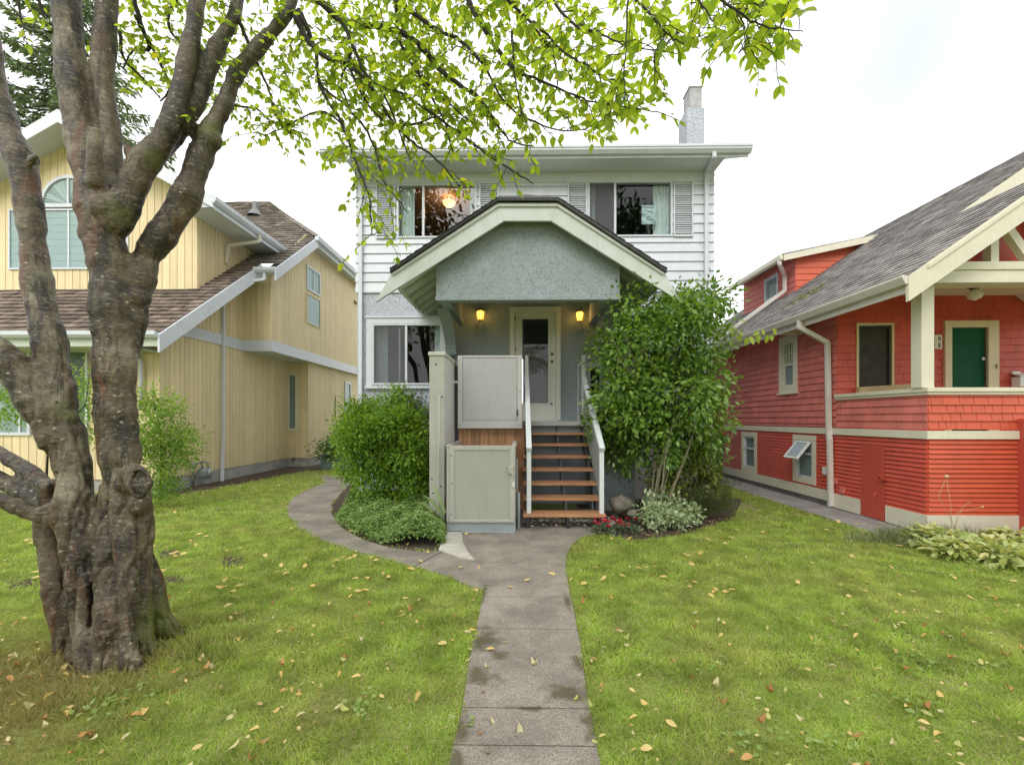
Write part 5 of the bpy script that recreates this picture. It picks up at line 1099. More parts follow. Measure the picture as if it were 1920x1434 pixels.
for (px,py,Y,r) in BUMPS:
    c=W(px,py,Y); rr=.86*r*Y/FPX/math.sqrt(1+((px-973)/FPX)**2); v=[];f=[]
    prof=[(rr*math.sin(math.pi*k/8),-rr*math.cos(math.pi*k/8)) for k in range(9)]
    mb.lathe(c,[(max(a,1e-4),b) for a,b in prof],12)
# cut stubs
st=limb([(178,350,2.8,20),(179,300,2.78,19),(178,240,2.77,17)],4); mb.tube(st[0],st[1],12)
st=limb([(250,310,2.88,9),(240,285,2.86,8),(236,268,2.86,6)],4); mb.tube(st[0],st[1],10)
st=limb([(58,305,2.86,12),(66,293,2.82,9)],3); mb.tube(st[0],st[1],10)
me=bpy.data.meshes.new('trunk_raw'); me.from_pydata([tuple(Vector(v)-Vector((-2.5,2.85,0))) for v in mb.v],[],mb.f); me.update()
to=bpy.data.objects.new('trunk',me); COL.objects.link(to)
md=to.modifiers.new('r','REMESH'); md.mode='VOXEL'; md.voxel_size=.0125; md.use_smooth_shade=True
ms=to.modifiers.new('s','SMOOTH'); ms.iterations=4; ms.factor=.6
dg=bpy.context.evaluated_depsgraph_get(); dg.update(); ev=to.evaluated_get(dg); me2=bpy.data.meshes.new_from_object(ev)
to.modifiers.clear(); to.data=me2
nv=len(me2.vertices); co=np.empty(nv*3,np.float32); no=np.empty(nv*3,np.float32); me2.vertices.foreach_get('co',co); me2.vertices.foreach_get('normal',no); co=co.reshape(-1,3); no=no.reshape(-1,3)
dsp=np.empty(nv)
for i in range(nv):
    x,y,z=co[i]
    low=max(0,1-z/2.2)*(1.0 if (x*x+y*y)<.26 else .25)
    a=noise.noise(Vector((x*9,y*9,z*1.8)))*.014*(.45+1.6*low)
    b=noise.noise(Vector((x*5,y*5,z*46)))*.0012
    c=noise.noise(Vector((x*26,y*26,z*14)))*.0028
    d=-math.exp(-(noise.noise(Vector((x*8+5,y*8,z*1.1)))/.07)**2)*.034*low-math.exp(-(noise.noise(Vector((x*17,y*17+3,z*2.4)))/.07)**2)*.011*(low+.3)
    dsp[i]=a+b+c+d
co+=no*dsp[:,None]; me2.vertices.foreach_set('co',co.ravel()); me2.update()
def barkmat():
    m=bpy.data.materials.new('bark'); m.use_nodes=True; t=m.node_tree; l=t.links.new; p=t.nodes['Principled BSDF']; p.inputs['Roughness'].default_value=.5; p.inputs['Specular IOR Level'].default_value=.5
    tc=t.nodes.new('ShaderNodeTexCoord')
    def nz(scale,st=(1,1,1),det=5,rough=.6,dist=0):
        mp=t.nodes.new('ShaderNodeMapping'); mp.inputs['Scale'].default_value=st; l(tc.outputs['Object'],mp.inputs[0]); n=t.nodes.new('ShaderNodeTexNoise'); n.inputs['Scale'].default_value=scale; n.inputs['Detail'].default_value=det; n.inputs['Roughness'].default_value=rough; n.inputs['Distortion'].default_value=dist; l(mp.outputs[0],n.inputs[0]); return n.outputs['Fac']
    def ramp(v,pts):
        r=t.nodes.new('ShaderNodeValToRGB'); e=r.color_ramp.elements
        e[0].position=pts[0][0]; e[0].color=(*pts[0][1],1); e[1].position=pts[-1][0]; e[1].color=(*pts[-1][1],1)
        for q in pts[1:-1]: x=e.new(q[0]); x.color=(*q[1],1)
        l(v,r.inputs[0]); return r.outputs[0]
    def mix(fac,a,b,mode='MIX'):
        mm=t.nodes.new('ShaderNodeMix'); mm.data_type='RGBA'; mm.blend_type=mode
        if isinstance(fac,float): mm.inputs[0].default_value=fac
        else: l(fac,mm.inputs[0])
        for s_,x in ((6,a),(7,b)):
            if isinstance(x,tuple): mm.inputs[s_].default_value=(*x,1)
            else: l(x,mm.inputs[s_])
        return mm.outputs[2]
    def mr(v,a,b,c=0,d=1):
        r=t.nodes.new('ShaderNodeMapRange'); r.inputs[1].default_value=a; r.inputs[2].default_value=b; r.inputs[3].default_value=c; r.inputs[4].default_value=d; l(v,r.inputs[0]); return r.outputs[0]
    big=nz(2.6,(1,1,.7),7,.68,.7); base=ramp(big,[(.36,(.022,.016,.011)),(.45,(.08,.062,.038)),(.53,(.125,.102,.066)),(.60,(.235,.22,.165)),(.72,(.37,.365,.30))])
    vert=nz(8,(1,1,.2),6,.7,.5); c=mix(mr(vert,.50,.58,0,.88),base,(.022,.016,.011))
    c=mix(mr(nz(5,(1,1,.22),5,.65,.3),.57,.65,0,.75),c,(.16,.07,.03))
    c=mix(mr(nz(24,(1,1,2.2),6,.75,.5),.54,.60,0,.42),c,(.38,.36,.30))
    c=mix(mr(nz(19,(1,1,1.8),6,.75,.6),.60,.64,0,.75),c,(.025,.019,.014))
    c=mix(mr(nz(34,(1,1,3.0),3,.6,.3),.70,.73,0,.6),c,(.50,.48,.41))
    v3=t.nodes.new('ShaderNodeTexVoronoi'); v3.inputs['Scale'].default_value=15; mp=t.nodes.new('ShaderNodeMapping'); mp.inputs['Scale'].default_value=(1,1,1.5); l(tc.outputs['Object'],mp.inputs[0]); l(mp.outputs[0],v3.inputs[0])
    sb=t.nodes.new('ShaderNodeMath'); sb.operation='MULTIPLY'; l(mr(v3.outputs['Distance'],.10,.19,1,0),sb.inputs[0]); l(mr(nz(2.5,(1,1,1),2),.50,.56),sb.inputs[1]); c=mix(sb.outputs[0],c,(.40,.40,.33))
    c=mix(mr(nz(7,(1,1,.6),6,.7),.62,.72,0,.7),c,(.30,.30,.24))     # lichen
    sx=t.nodes.new('ShaderNodeSeparateXYZ'); l(tc.outputs['Object'],sx.inputs[0])
    # moss: patches at the forks and at the right root
    for (px,py,Y,rad) in ((222,398,2.84,.11),(128,770,2.72,.12),(305,1170,2.9,.30),(395,245,3.05,.10),(250,960,2.8,.06),(285,300,2.9,.1)):
        q=W(px,py,Y)-Vector((-2.5,2.85,0)); dn=t.nodes.new('ShaderNodeVectorMath'); dn.operation='DISTANCE'; dn.inputs[1].default_value=q; l(tc.outputs['Object'],dn.inputs[0])
        ad=t.nodes.new('ShaderNodeMath'); ad.operation='MULTIPLY_ADD'; ad.inputs[1].default_value=rad*1.5; l(nz(45,(1,1,1),6,.8),ad.inputs[0]); l(dn.outputs['Value'],ad.inputs[2])
        c=mix(mr(ad.outputs[0],rad*1.1,rad*1.7,.75,0),c,(.12,.15,.02))
    dk=t.nodes.new('ShaderNodeVectorMath'); dk.operation='MULTIPLY'; dk.inputs[1].default_value=(.84,.79,.66); l(c,dk.inputs[0]); l(dk.outputs[0],p.inputs['Base Color'])
    b=t.nodes.new('ShaderNodeBump'); b.inputs['Distance'].default_value=.008; l(nz(20,(1.2,1.2,3),6,.65,.3),b.inputs['Height'])
    b2=t.nodes.new('ShaderNodeBump'); b2.inputs['Distance'].default_value=.003; l(nz(70,(1,1,1.6),5,.7),b2.inputs['Height']); l(b.outputs[0],b2.inputs['Normal']); l(b2.outputs[0],p.inputs['Normal'])
    return m
M['bark']=barkmat(); me2.materials.clear(); me2.materials.append(M['bark']); me2.polygons.foreach_set('use_smooth',np.ones(len(me2.polygons),bool)); 
to.parent=TREE; ORG[to]=ORG[TREE]
# cut scar ring on the burl
t=MB(); c=W(262,905,2.66)
ringv=[]; 
for i in range(24):
    a=2*math.pi*i/24; ringv.append(c+Vector((.055*math.cos(a)*1.0,.006*math.sin(3*a),.085*math.sin(a))))
t.tube(ringv+[ringv[0]],[.011]*25,8,cap=False)
t.idx([c+Vector((0,.004,0))]+[v+Vector((0,.006,0)) for v in ringv],[(0,i+1,(i+1)%24+1) for i in range(24)],smooth=True); t.build('branch_scar',M['bark'],TREE)
# ---- overhead branches and leaves
BR=[ # px,py,Y,rpx
 [(545,10,3.25,10),(575,72,3.2,7),(612,108,3.15,6),(650,120,3.1,5.5),(690,155,3.0,5),(720,205,2.95,4),(765,260,2.9,3),(820,300,2.85,2.5),(862,350,2.8,1.5)],
 [(560,-40,3.2,9),(640,38,3.1,8),(700,48,3.0,7),(760,66,2.95,7),(800,100,2.9,6.5),(822,130,2.85,6),(855,155,2.8,5),(895,180,2.75,4),(920,215,2.7,3),(955,262,2.65,2.2),(1000,275,2.6,1.5)],
 [(700,-30,3.0,6),(780,30,2.9,5),(830,62,2.85,4.5),(862,75,2.8,3.5),(905,120,2.7,3),(945,190,2.65,2.5),(1005,230,2.6,2),(1085,245,2.5,1.5),(1160,205,2.45,1.2)],
 [(860,-40,2.8,6),(900,45,2.7,5.5),(935,95,2.65,5),(965,130,2.6,4),(1010,150,2.55,3),(1075,178,2.5,2.3),(1130,195,2.45,1.6),(1235,210,2.4,1.2)],
 [(560,20,3.25,8),(590,90,3.25,5),(600,160,3.2,4),(640,230,3.1,3.5),(665,300,3.0,3),(690,360,2.95,2.5),(695,400,2.9,2),(697,440,2.9,1.2)],
 [(600,160,3.2,3),(660,210,3.1,3),(700,270,3.0,3),(720,340,2.95,2.2),(750,380,2.9,1.5),(765,400,2.9,1)],
 [(650,120,3.1,4),(700,210,3.0,3),(760,235,2.95,3),(815,220,2.9,2),(850,215,2.85,1.3)],
 [(690,155,3.0,4),(760,180,2.95,3),(840,235,2.85,3),(900,280,2.8,2.4),(960,320,2.7,2),(1000,345,2.65,1.2)],
 [(770,70,2.95,4),(790,150,2.9,3),(830,220,2.85,2.3),(850,290,2.8,1.5)],
 [(960,60,2.6,3),(965,130,2.55,2),(975,200,2.5,1.6),(1000,260,2.5,1)],
 [(1000,-40,2.45,4),(1080,50,2.4,3),(1120,60,2.35,2.4),(1180,90,2.3,1.6),(1240,92,2.25,1.3)],
 [(1150,-40,2.2,4),(1215,20,2.15,3),(1250,62,2.1,2),(1285,85,2.1,1.6),(1310,92,2.05,1)],
 [(1180,-30,2.2,3),(1175,60,2.15,2),(1172,120,2.15,1.6),(1170,190,2.1,1)],
 [(1250,60,2.1,2),(1225,110,2.1,1.5),(1240,150,2.1,1.1),(1250,175,2.1,.8)],
 [(1280,-60,2.0,4),(1380,20,1.95,3),(1430,48,1.92,2.2),(1470,55,1.9,1.6),(1505,60,1.88,1)],
 [(1380,20,1.95,2),(1400,70,1.93,1.4),(1385,100,1.92,1)],
 [(1290,-30,2.0,3),(1330,30,1.98,2),(1345,60,1.97,1)],
 [(440,20,3.15,6),(470,90,3.2,4),(500,160,3.25,3),(520,220,3.25,2.4),(545,250,3.2,1.6)],
 [(455,130,3.2,4),(430,190,3.3,3),(480,205,3.35,2.4),(520,235,3.3,1.8),(560,240,3.25,1)],
 [(640,230,3.1,3),(600,210,3.2,2.2),(540,235,3.2,1.8),(495,255,3.2,1)],
 [(255,30,3.3,6),(280,90,3.4,5),(250,95,3.45,3),(230,130,3.45,2)],
 [(245,-30,3.3,7),(268,55,3.35,5),(300,115,3.45,4),(320,165,3.5,3),(300,190,3.5,2)],
 [(225,60,3.4,5),(232,110,3.4,4),(270,150,3.45,3),(300,185,3.5,2)],
 [(350,-40,3.5,6),(315,40,3.5,4),(345,90,3.5,3),(375,140,3.5,2)],
 [(60,-60,3.2,7),(80,30,3.2,4),(95,60,3.2,2)],
 [(30,-60,3.0,5),(40,40,3.0,3),(65,60,3.0,1.5)],
 [(470,-50,3.1,6),(620,20,3.0,5),(680,130,2.95,3.5),(720,180,2.9,3),(770,300,2.85,1.5)],
 [(740,-50,3.0,5),(745,60,2.95,3.5),(770,120,2.9,3),(820,175,2.85,2.4),(890,235,2.8,1.5)],
 [(640,38,3.1,5),(660,90,3.1,3.5),(640,150,3.05,3),(655,200,3.0,2)],
 [(1000,40,2.55,3),(1060,100,2.5,2.4),(1110,130,2.45,2),(1150,160,2.4,1.4)],
 [(920,-30,2.7,4),(1000,50,2.6,3),(1040,110,2.55,2),(1045,165,2.5,1.4)],
]
NODES=[]; bm_=MB(); twig=MB(); LP=[];LA=[];LS=[]
def leafat(p,d):
    a=np.array([d.x,d.y,d.z]); LP.append(tuple(p)); LA.append(a); 
BZ=2.0
for lb in BR:
    P,R=limb(lb,6)
    for i in range(1,len(P)-1):
        P[i]=P[i]+Vector((random.uniform(-1,1),random.uniform(-1,1),random.uniform(-1,1)))*.005
    bm_.tube(P,[max(r*.8,.0015) for r in R],7); NODES+= [tuple(p) for p in P]
    LEN=0
    dens=1.0 if lb[0][0]>430 else .8
    spac=.075
    for i in range(1,len(P)):
        seg=(P[i]-P[i-1]); L0=seg.length; k=L0/spac
        nt_=int(k)+(1 if random.random()<k-int(k) else 0)
        for _ in range(nt_):
            if random.random()>dens: continue
            if R[i]>.026 and random.random()<.5: continue
            p=P[i-1]+seg*random.random(); d=(seg.normalized()*random.uniform(.2,1)+Vector((random.uniform(-1,1),random.uniform(-1,1),random.uniform(-.75,.5)))).normalized()
            ln=random.uniform(.07,.30) if P[i].x<0 else random.uniform(.05,.15); q=p; pts=[p]; nn=max(3,int(ln/.032)); 
            for j in range(nn):
                d=(d+Vector((random.uniform(-.2,.2),random.uniform(-.2,.2),random.uniform(-.22,.08)))).normalized(); q=q+d*(ln/nn); pts.append(q)
                side=d.cross(Vector((0,0,1))).normalized()*(1 if j%2 else -1)
                if random.random()<.86:
                    leafat(q,(side*1.0+d*random.uniform(.3,.9)+Vector((0,0,random.uniform(-.9,.0)))))
            leafat(q,d+Vector((0,0,-.3)))
            twig.tube(pts,[.0022]*len(pts),4,cap=False)
# extra leafy twigs filling the canopy, each grown from the nearest branch
CAN=[(215,-40),(225,130),(300,210),(335,225),(405,200),(425,160),(455,215),(500,280),(560,290),(600,240),(640,330),(680,400),(695,470),(770,430),(740,330),(840,330),(880,360),(900,290),(1000,330),(1000,280),(1090,275),(1160,225),(1205,195),(1185,150),(1240,135),(1195,80),(1290,50),(1350,115),(1430,110),(1500,65),(1515,-40)]
UPN=[]
for lb in LIMBS:
    if lb[-1][1]<-200: UPN+=limb(lb[-3:],10)[0]
for k in range(230):      # leafy twigs on the limbs above the picture
    b_=UPN[random.randrange(len(UPN))]; d=Vector((random.uniform(-1,1),random.uniform(-1,1),random.uniform(-.2,.6))).normalized(); L_=random.uniform(.3,1.1); pts=[b_+d*L_*t_+Vector((0,0,.15*math.sin(3*t_))) for t_ in (0,.2,.4,.6,.8,1)]
    if min(p.z-EYE-.85*p.y for p in pts)<0: continue
    bm_.tube(pts,[.008,.006,.005,.004,.003,.002],5)
    for j in range(1,6):
        for _ in range(4): leafat(pts[j]+Vector((random.uniform(-.1,.1),random.uniform(-.1,.1),random.uniform(-.1,.05))),Vector((random.uniform(-1,1),random.uniform(-1,1),random.uniform(-.9,.1))))
ND=np.array(NODES)
cnt=0
while cnt<680:
    px=random.uniform(200,1535); py=random.uniform(-45,470)
    if not inpoly(np.array([px]),np.array([py]),CAN)[0]: continue
    if py>230 and random.random()<.72: continue
    if px<430 and random.random()<.15: continue
    Yd=random.uniform(3.0,3.6) if px<430 else 3.25-1.15*max(0,(px-500))/900+random.uniform(-.25,.35)
    e=W(px,py,Yd); dd_=np.linalg.norm(ND-np.array(e),axis=1); j_=int(dd_.argmin())
    if dd_[j_]>.42: continue
    cnt+=1; b_=Vector(NODES[j_]); L_=(e-b_).length; pts=[b_+(e-b_)*t_+Vector((0,0,.10*L_*math.sin(math.pi*t_)))+Vector((random.uniform(-1,1),random.uniform(-1,1),0))*.008*(t_>0) for t_ in (0,.25,.5,.75,1)]
    d=(e-b_).normalized(); d=(d+Vector((random.uniform(-.5,.5),random.uniform(-.5,.5),-.5))).normalized(); q=e
    for k in range(random.randint(2,4)): q=q+d*.035; pts.append(q); d=(d+Vector((random.uniform(-.3,.3),random.uniform(-.3,.3),-.1))).normalized()
    twig.tube(pts,[.002]*len(pts),4,cap=False)
    for k in range(2,len(pts)):
        side=(pts[k]-pts[k-1]).cross(Vector((0,0,1))).normalized()*(1 if k%2 else -1)
        if random.random()<.9: leafat(pts[k],side+(pts[k]-pts[k-1]).normalized()*.6+Vector((0,0,random.uniform(-.9,0))))
    leafat(pts[-1],d)
bo=bm_.build('branches',M['twig'],TREE); tw_=twig.build('twigs',M['twig'],TREE)
LP=np.array(LP);LA=np.array(LA); n=len(LP); print('LEAVES',n)
nr=np.tile([0,0,1.],(n,1))+RNG.normal(0,.55,(n,3))
M['tleaf']=leafmat('tree_leaf',(.20,.34,.04),(.46,.60,.09),.75,.4,c3=(.64,.62,.06))
scatter('foliage',*LEAF8,LP,LA,nr,RNG.uniform(.034,.066,n)*(1+.0*(LP[:,0]>.35)),M['tleaf'],parent=TREE)

# ================================================================ SHRUBS
def blobpts(blobs,n,shell=.35,floor=.03,zsq=1):
    vol=np.array([b[3]*b[4]*b[5] for b in blobs])**(2/3); ks=RNG.choice(len(blobs),n,p=vol/vol.sum()); d=unit(n)
    rad=1-shell*RNG.random(n)**1.5; B=np.array([b[:6] for b in blobs])[ks]
    P=B[:,:3]+d*B[:,3:6]*rad[:,None]; return P,d
def shrub(name,label,cat,loc,blobs,nclump,per,lsize,m,stems=(),lw=.5,clr=.11,droop=-.25,floor=.05,shell=.5,mstem='stem',tmpl=LEAF4,seed=1,up=.3,lobes=14,sat=(.18,.34)):
    o=thing(name,label,cat,loc)
    bl=list(blobs)
    for b in blobs:     # small satellite lobes make the outline uneven
        for k in range(lobes):
            d=unit(1)[0]; s_=random.uniform(*sat); bl.append((b[0]+d[0]*b[3]*1.0,b[1]+d[1]*b[4]*1.0,b[2]+d[2]*b[5]*1.0,b[3]*s_+.03,b[4]*s_+.03,b[5]*s_+.03))
    P,D=blobpts(bl,nclump,shell); k=P[:,2]>floor; P=P[k];D=D[k]; nc=len(P)
    ce=np.repeat(P,per,0); dd=np.repeat(D,per,0); n=len(ce)
    sp=RNG.normal(0,1,(n,3)); ce=ce+sp*clr*.5
    ax=dd*.6+sp*.55+RNG.normal(0,.45,(n,3)); ax[:,2]+=droop
    nr=dd*.7+np.array([0,0,up+.5])+RNG.normal(0,.45,(n,3))
    k=ce[:,2]>.01; ce=ce[k];ax=ax[k];nr=nr[k];n=len(ce)
    crnd=np.clip(np.repeat(RNG.random(nc),per)[k]*.6+RNG.random(n)*.4,0,1)
    s_=RNG.uniform(lsize*.65,lsize*1.2,n)
    scatter('foliage',*tmpl,ce,ax,nr,s_,m,parent=o,wid=s_*lw*2,rnd=crnd)
    if stems:
        mb=MB()
        for (pts,r0,r1) in stems:
            q=[Vector(p) for p in pts]; mb.tube(q,[r0+(r1-r0)*i/(len(q)-1) for i in range(len(q))],7)
        mb.build('stems',M[mstem],o)
    return o
# tall camellia-like shrub, right of the steps
def stemset(base,n,top,r0=.02,r1=.008,spread=.35,zt=1.6):
    S=[]
    for i in range(n):
        b=Vector(base)+Vector((random.uniform(-.09,.09),random.uniform(-.08,.08),0)); a=random.uniform(0,2*math.pi)
        e=Vector(top)+Vector((math.cos(a)*spread*random.uniform(.3,1),math.sin(a)*spread*.7*random.uniform(.3,1),random.uniform(-.15,.3)))
        pts=[]
        for k in range(7):
            t_=k/6; p=b.lerp(e,t_); bow=math.sin(t_*math.pi)*.08; pts.append(p+Vector((bow*math.sin(i*2.1)-(.0),bow*math.cos(i*1.7),0))+Vector((random.uniform(-.012,.012),random.uniform(-.012,.012),0)))
        S.append((pts,r0*random.uniform(.7,1.1),r1))
    return S
Pb=lambda px,py,Y: W(px,py,Y)
Mc=leafmat('camellia_leaf',(.04,.12,.02),(.26,.42,.06),.36,.32,c3=(.42,.56,.12),spec=.6)
def B(px,py,Y,rx,ry,rz): c=W(px,py,Y); return (c.x,c.y,c.z,rx,ry,rz)
cb_=[B(1262,640,6.6,.86,.7,.72),B(1190,660,6.5,.50,.5,.50),B(1318,690,6.7,.42,.5,.68),B(1255,600,6.6,.50,.45,.32),B(1260,745,6.5,.78,.6,.50),B(1185,740,6.5,.38,.4,.42),B(1315,780,6.7,.30,.4,.34),B(1300,590,6.6,.28,.36,.24),B(1210,800,6.7,.38,.4,.38),B(1165,840,6.9,.34,.3,.42),B(1275,830,6.8,.28,.3,.24),B(1150,780,6.9,.3,.3,.4),B(1235,835,6.6,.3,.28,.26),B(1320,850,6.8,.26,.28,.3)]
b0=G(1228,990); b0.y+=.1
st_=stemset((b0.x,b0.y,0),9,W(1260,780,6.5),.016,.007,.55)
for i in range(26):
    s0=W(1260+random.uniform(-40,40),790,6.5); e=s0+Vector((random.uniform(-.9,.9),random.uniform(-.5,.5),random.uniform(.4,1.7))); st_.append(([s0,s0.lerp(e,.5)+Vector((0,0,.08)),e],.01,.004))
shrub('tall_shrub','tall broad-leaved evergreen shrub on pale bare stems right of the steps','shrub',(b0.x,b0.y,0),cb_,1150,17,.095,Mc,st_,lw=.46,clr=.16,shell=.5,droop=-.35,lobes=10,sat=(.2,.42),floor=.35)
# low leafy growth under the tall shrub (olive, sparse)
ob=[B(1290,880,6.8,.40,.3,.34),B(1255,915,6.6,.25,.25,.2)]
shrub('olive_shrub','smaller yellow-olive leaved shrub under the tall evergreen shrub','shrub',(W(1290,880,6.8).x,6.8,0),ob,90,14,.08,leafmat('olive_leaf',(.06,.09,.015),(.22,.27,.05),.35),stemset((W(1290,950,6.7).x,6.7,0),7,W(1300,880,6.75),.009,.004,.25),lw=.5,clr=.14,lobes=6)
# dark dwarf conifer
cf=[B(1335,920,6.9,.28,.28,.30),B(1300,935,6.7,.22,.25,.2),B(1275,895,7.1,.3,.2,.35),B(1345,945,6.7,.18,.2,.16)]
shrub('dwarf_conifer','dark olive-green dwarf conifer bush at the right end of the flower bed','conifer bush',(W(1335,950,6.9).x,6.9,0),cf,420,40,.035,leafmat('conifer_leaf',(.025,.045,.01),(.13,.17,.03),.1,.7),(),lw=.22,clr=.06,shell=.4,droop=.25,lobes=22)
# variegated plant at its foot
vb=[B(1255,962,6.15,.32,.2,.12),B(1222,965,6.05,.12,.12,.14),B(1285,968,6.25,.14,.12,.1)]
shrub('variegated_plant','low variegated white-and-green leaved plant at the foot of the tall shrub','plant',(W(1255,985,6.1).x,6.1,0),vb,120,12,.075,leafmat('varieg_leaf',(.16,.28,.09),(.58,.64,.42),.25),(),lw=.5,clr=.1,lobes=6,droop=-.1)
# bright shrub, left
Ml=leafmat('bright_leaf',(.05,.15,.02),(.32,.50,.05),.42,.45,c3=(.46,.62,.07))
lb_=[B(715,800,7.3,.52,.5,.52),B(690,840,7.1,.42,.42,.42),B(735,765,7.4,.28,.3,.26),B(665,800,7.3,.24,.3,.36),B(765,845,7.0,.32,.35,.42),B(700,900,7.0,.34,.35,.25),B(780,905,6.9,.22,.3,.3)]
shrub('bright_shrub','dense bright green fine-leaved shrub under the ground-floor window','shrub',(W(715,930,7.1).x,7.1,0),lb_,1250,20,.075,Ml,(),lw=.36,clr=.13,shell=.5,droop=-.15,lobes=9,sat=(.22,.5))
Md_=leafmat('grey_leaf',(.035,.08,.03),(.17,.25,.13),.2,.35,spec=.6)
shrub('dark_shrub','darker grey-green shrub squeezed between the bright shrub and the lift tower','shrub',(W(785,930,7.5).x,7.5,0),[B(782,800,7.6,.30,.3,.42),B(790,860,7.4,.26,.3,.4),B(770,770,7.7,.2,.2,.25)],330,18,.06,Md_,(),lw=.4,clr=.12,lobes=8)
# ground cover
n=17000; LB=BEDS['left_bed']; xs=RNG.uniform(-2.7,-.75,n*3); ys=RNG.uniform(5.2,7.4,n*3)
GC=[G(*p)[:2] for p in [(834,1000),(832,1022),(800,1030),(760,1029),(715,1020),(668,1003),(634,980),(622,962),(624,945),(650,925),(800,925),(830,950)]]
k=inpoly(xs,ys,GC); xs=xs[k];ys=ys[k]
dist=np.full(len(xs),9.);
for i in range(len(GC)):
    a=np.array(GC[i]);b=np.array(GC[(i+1)%len(GC)]); ab=b-a; t_=np.clip(((xs-a[0])*ab[0]+(ys-a[1])*ab[1])/(ab@ab),0,1); dist=np.minimum(dist,np.hypot(xs-a[0]-t_*ab[0],ys-a[1]-t_*ab[1]))
hmax=.33*np.clip(dist/.2,0,1)**.5*(.8+.25*np.sin(xs*9)*np.cos(ys*8)); hz=hmax*(1-.4*RNG.random(len(xs))**2)+.01
P=np.stack([xs,ys,hz],1); n=len(P); ax=RNG.normal(0,1,(n,3)); ax[:,2]=ax[:,2]*.3-.15; nr=np.tile([0,-.2,1.],(n,1))+RNG.normal(0,.4,(n,3))
o=scatter('ground_cover',*LEAF4,P,ax,nr,RNG.uniform(.035,.06,n),leafmat('ground_cover_leaf',(.10,.22,.04),(.36,.48,.16),.3),wid=RNG.uniform(.03,.05,n)); tag(o,'dense mat of pale-edged green ground cover along the curved path',kind='stuff'); o['category']='ground cover'
# long strap leaves by the lift
o=thing('strap_leaf_plant','few long pale strap leaves poking up beside the lift tower','plant',(W(815,970,6.0).x,6.0,0)); mb=MB()
for (a,b) in (((832,968),(790,925)),((835,962),(808,905)),((812,960),(780,942))):
    p=W(*a,5.95);q=W(*b,5.85); m_=p.lerp(q,.5)+Vector((0,0,.05)); s_=Vector((.012,0,.014))
    mb.idx([p-s_,p+s_,m_+s_*1.3,m_-s_*1.3,q],[(0,1,2,3),(3,2,4)],smooth=True)
mb.build('leaf_blade',leafmat('strap',(.25,.38,.15),(.4,.52,.26),.3),o)
# japanese maple behind the trunk
Mm=leafmat('maple_leaf',(.09,.22,.03),(.34,.50,.07),.5,.45)
mbp=[B(310,825,7.4,.46,.4,.16),B(285,800,7.3,.3,.3,.25),B(320,865,7.4,.3,.3,.12),B(300,905,7.4,.34,.3,.14),B(305,765,7.4,.24,.2,.12),B(275,740,7.4,.16,.2,.2),B(262,850,7.3,.16,.2,.2)]
shrub('maple_shrub','small layered green maple shrub at the corner of the yellow house','maple',(W(300,930,7.6).x,7.6,0),mbp,330,20,.07,Mm,[([W(300,935,7.6),W(303,870,7.5),W(300,800,7.4),W(285,740,7.4)],.02,.006),([W(303,880,7.5),W(320,850,7.4),W(345,830,7.4)],.01,.004)],lw=.32,clr=.16,droop=-.1,lobes=8,mstem='twig')
mbq=[B(15,765,6.5,.45,.3,.2),B(5,720,6.5,.3,.3,.15),B(170,745,7.2,.3,.3,.16),B(160,705,7.2,.2,.2,.12),B(165,800,7.3,.2,.2,.3)]
shrub('maple_spray','loose bright green maple sprays in front of the yellow house windows, behind the trunk','maple',(W(60,900,7).x,7.2,0),mbq,150,16,.07,Mm,[([(W(60,900,7).x,7.2,0),W(90,830,7.1),W(160,760,7.2),W(168,700,7.2)],.02,.006),([W(90,830,7.1),W(40,780,6.8),W(5,720,6.5)],.012,.005)],lw=.32,clr=.2,lobes=5,mstem='twig')
# bed edge weeds by the yellow wall
n=900; xs=RNG.uniform(-7.1,-6.3,n); ys=RNG.uniform(8.3,13,n); P=np.stack([xs,ys,RNG.uniform(0,.03,n)],1)
o=scatter('leaf_litter',*LEAF4,P,unit(n)*[1,1,.2],np.tile([0,0,1.],(n,1)),RNG.uniform(.04,.08,n),mat('litter',(.17,.11,.06),.9,rndmix=.6)); tag(o,'brown leaf litter on the soil along the yellow wall',kind='stuff'); o['category']='leaf litter'
# vine tip near red gutter
o=thing('vine_shoot','long lime shoot with toothed leaves reaching from the tall shrub toward the red house','vine',(W(1390,640,6.2).x,6.2,1.2)); mb=MB(); vp=[W(1375,625,6.4),W(1400,632,6.3),W(1425,628,6.2),W(1455,628,6.1)]; mb.tube(vp,.004,5); mb.build('shoot',M['stem'],o)
P=[];A=[]
for i in range(13):
    t_=i/12*3; k=min(int(t_),2); p=vp[k].lerp(vp[k+1],t_-k); P.append(p); A.append((random.uniform(-.5,.5),random.uniform(-.4,.4),-1 if i%3 else .4))
scatter('leaves',*LEAF8,np.array(P),np.array(A),np.tile([0,-1.,.3],(13,1)),RNG.uniform(.08,.13,13),leafmat('vine_leaf',(.30,.42,.05),(.42,.52,.10),.5),parent=o)
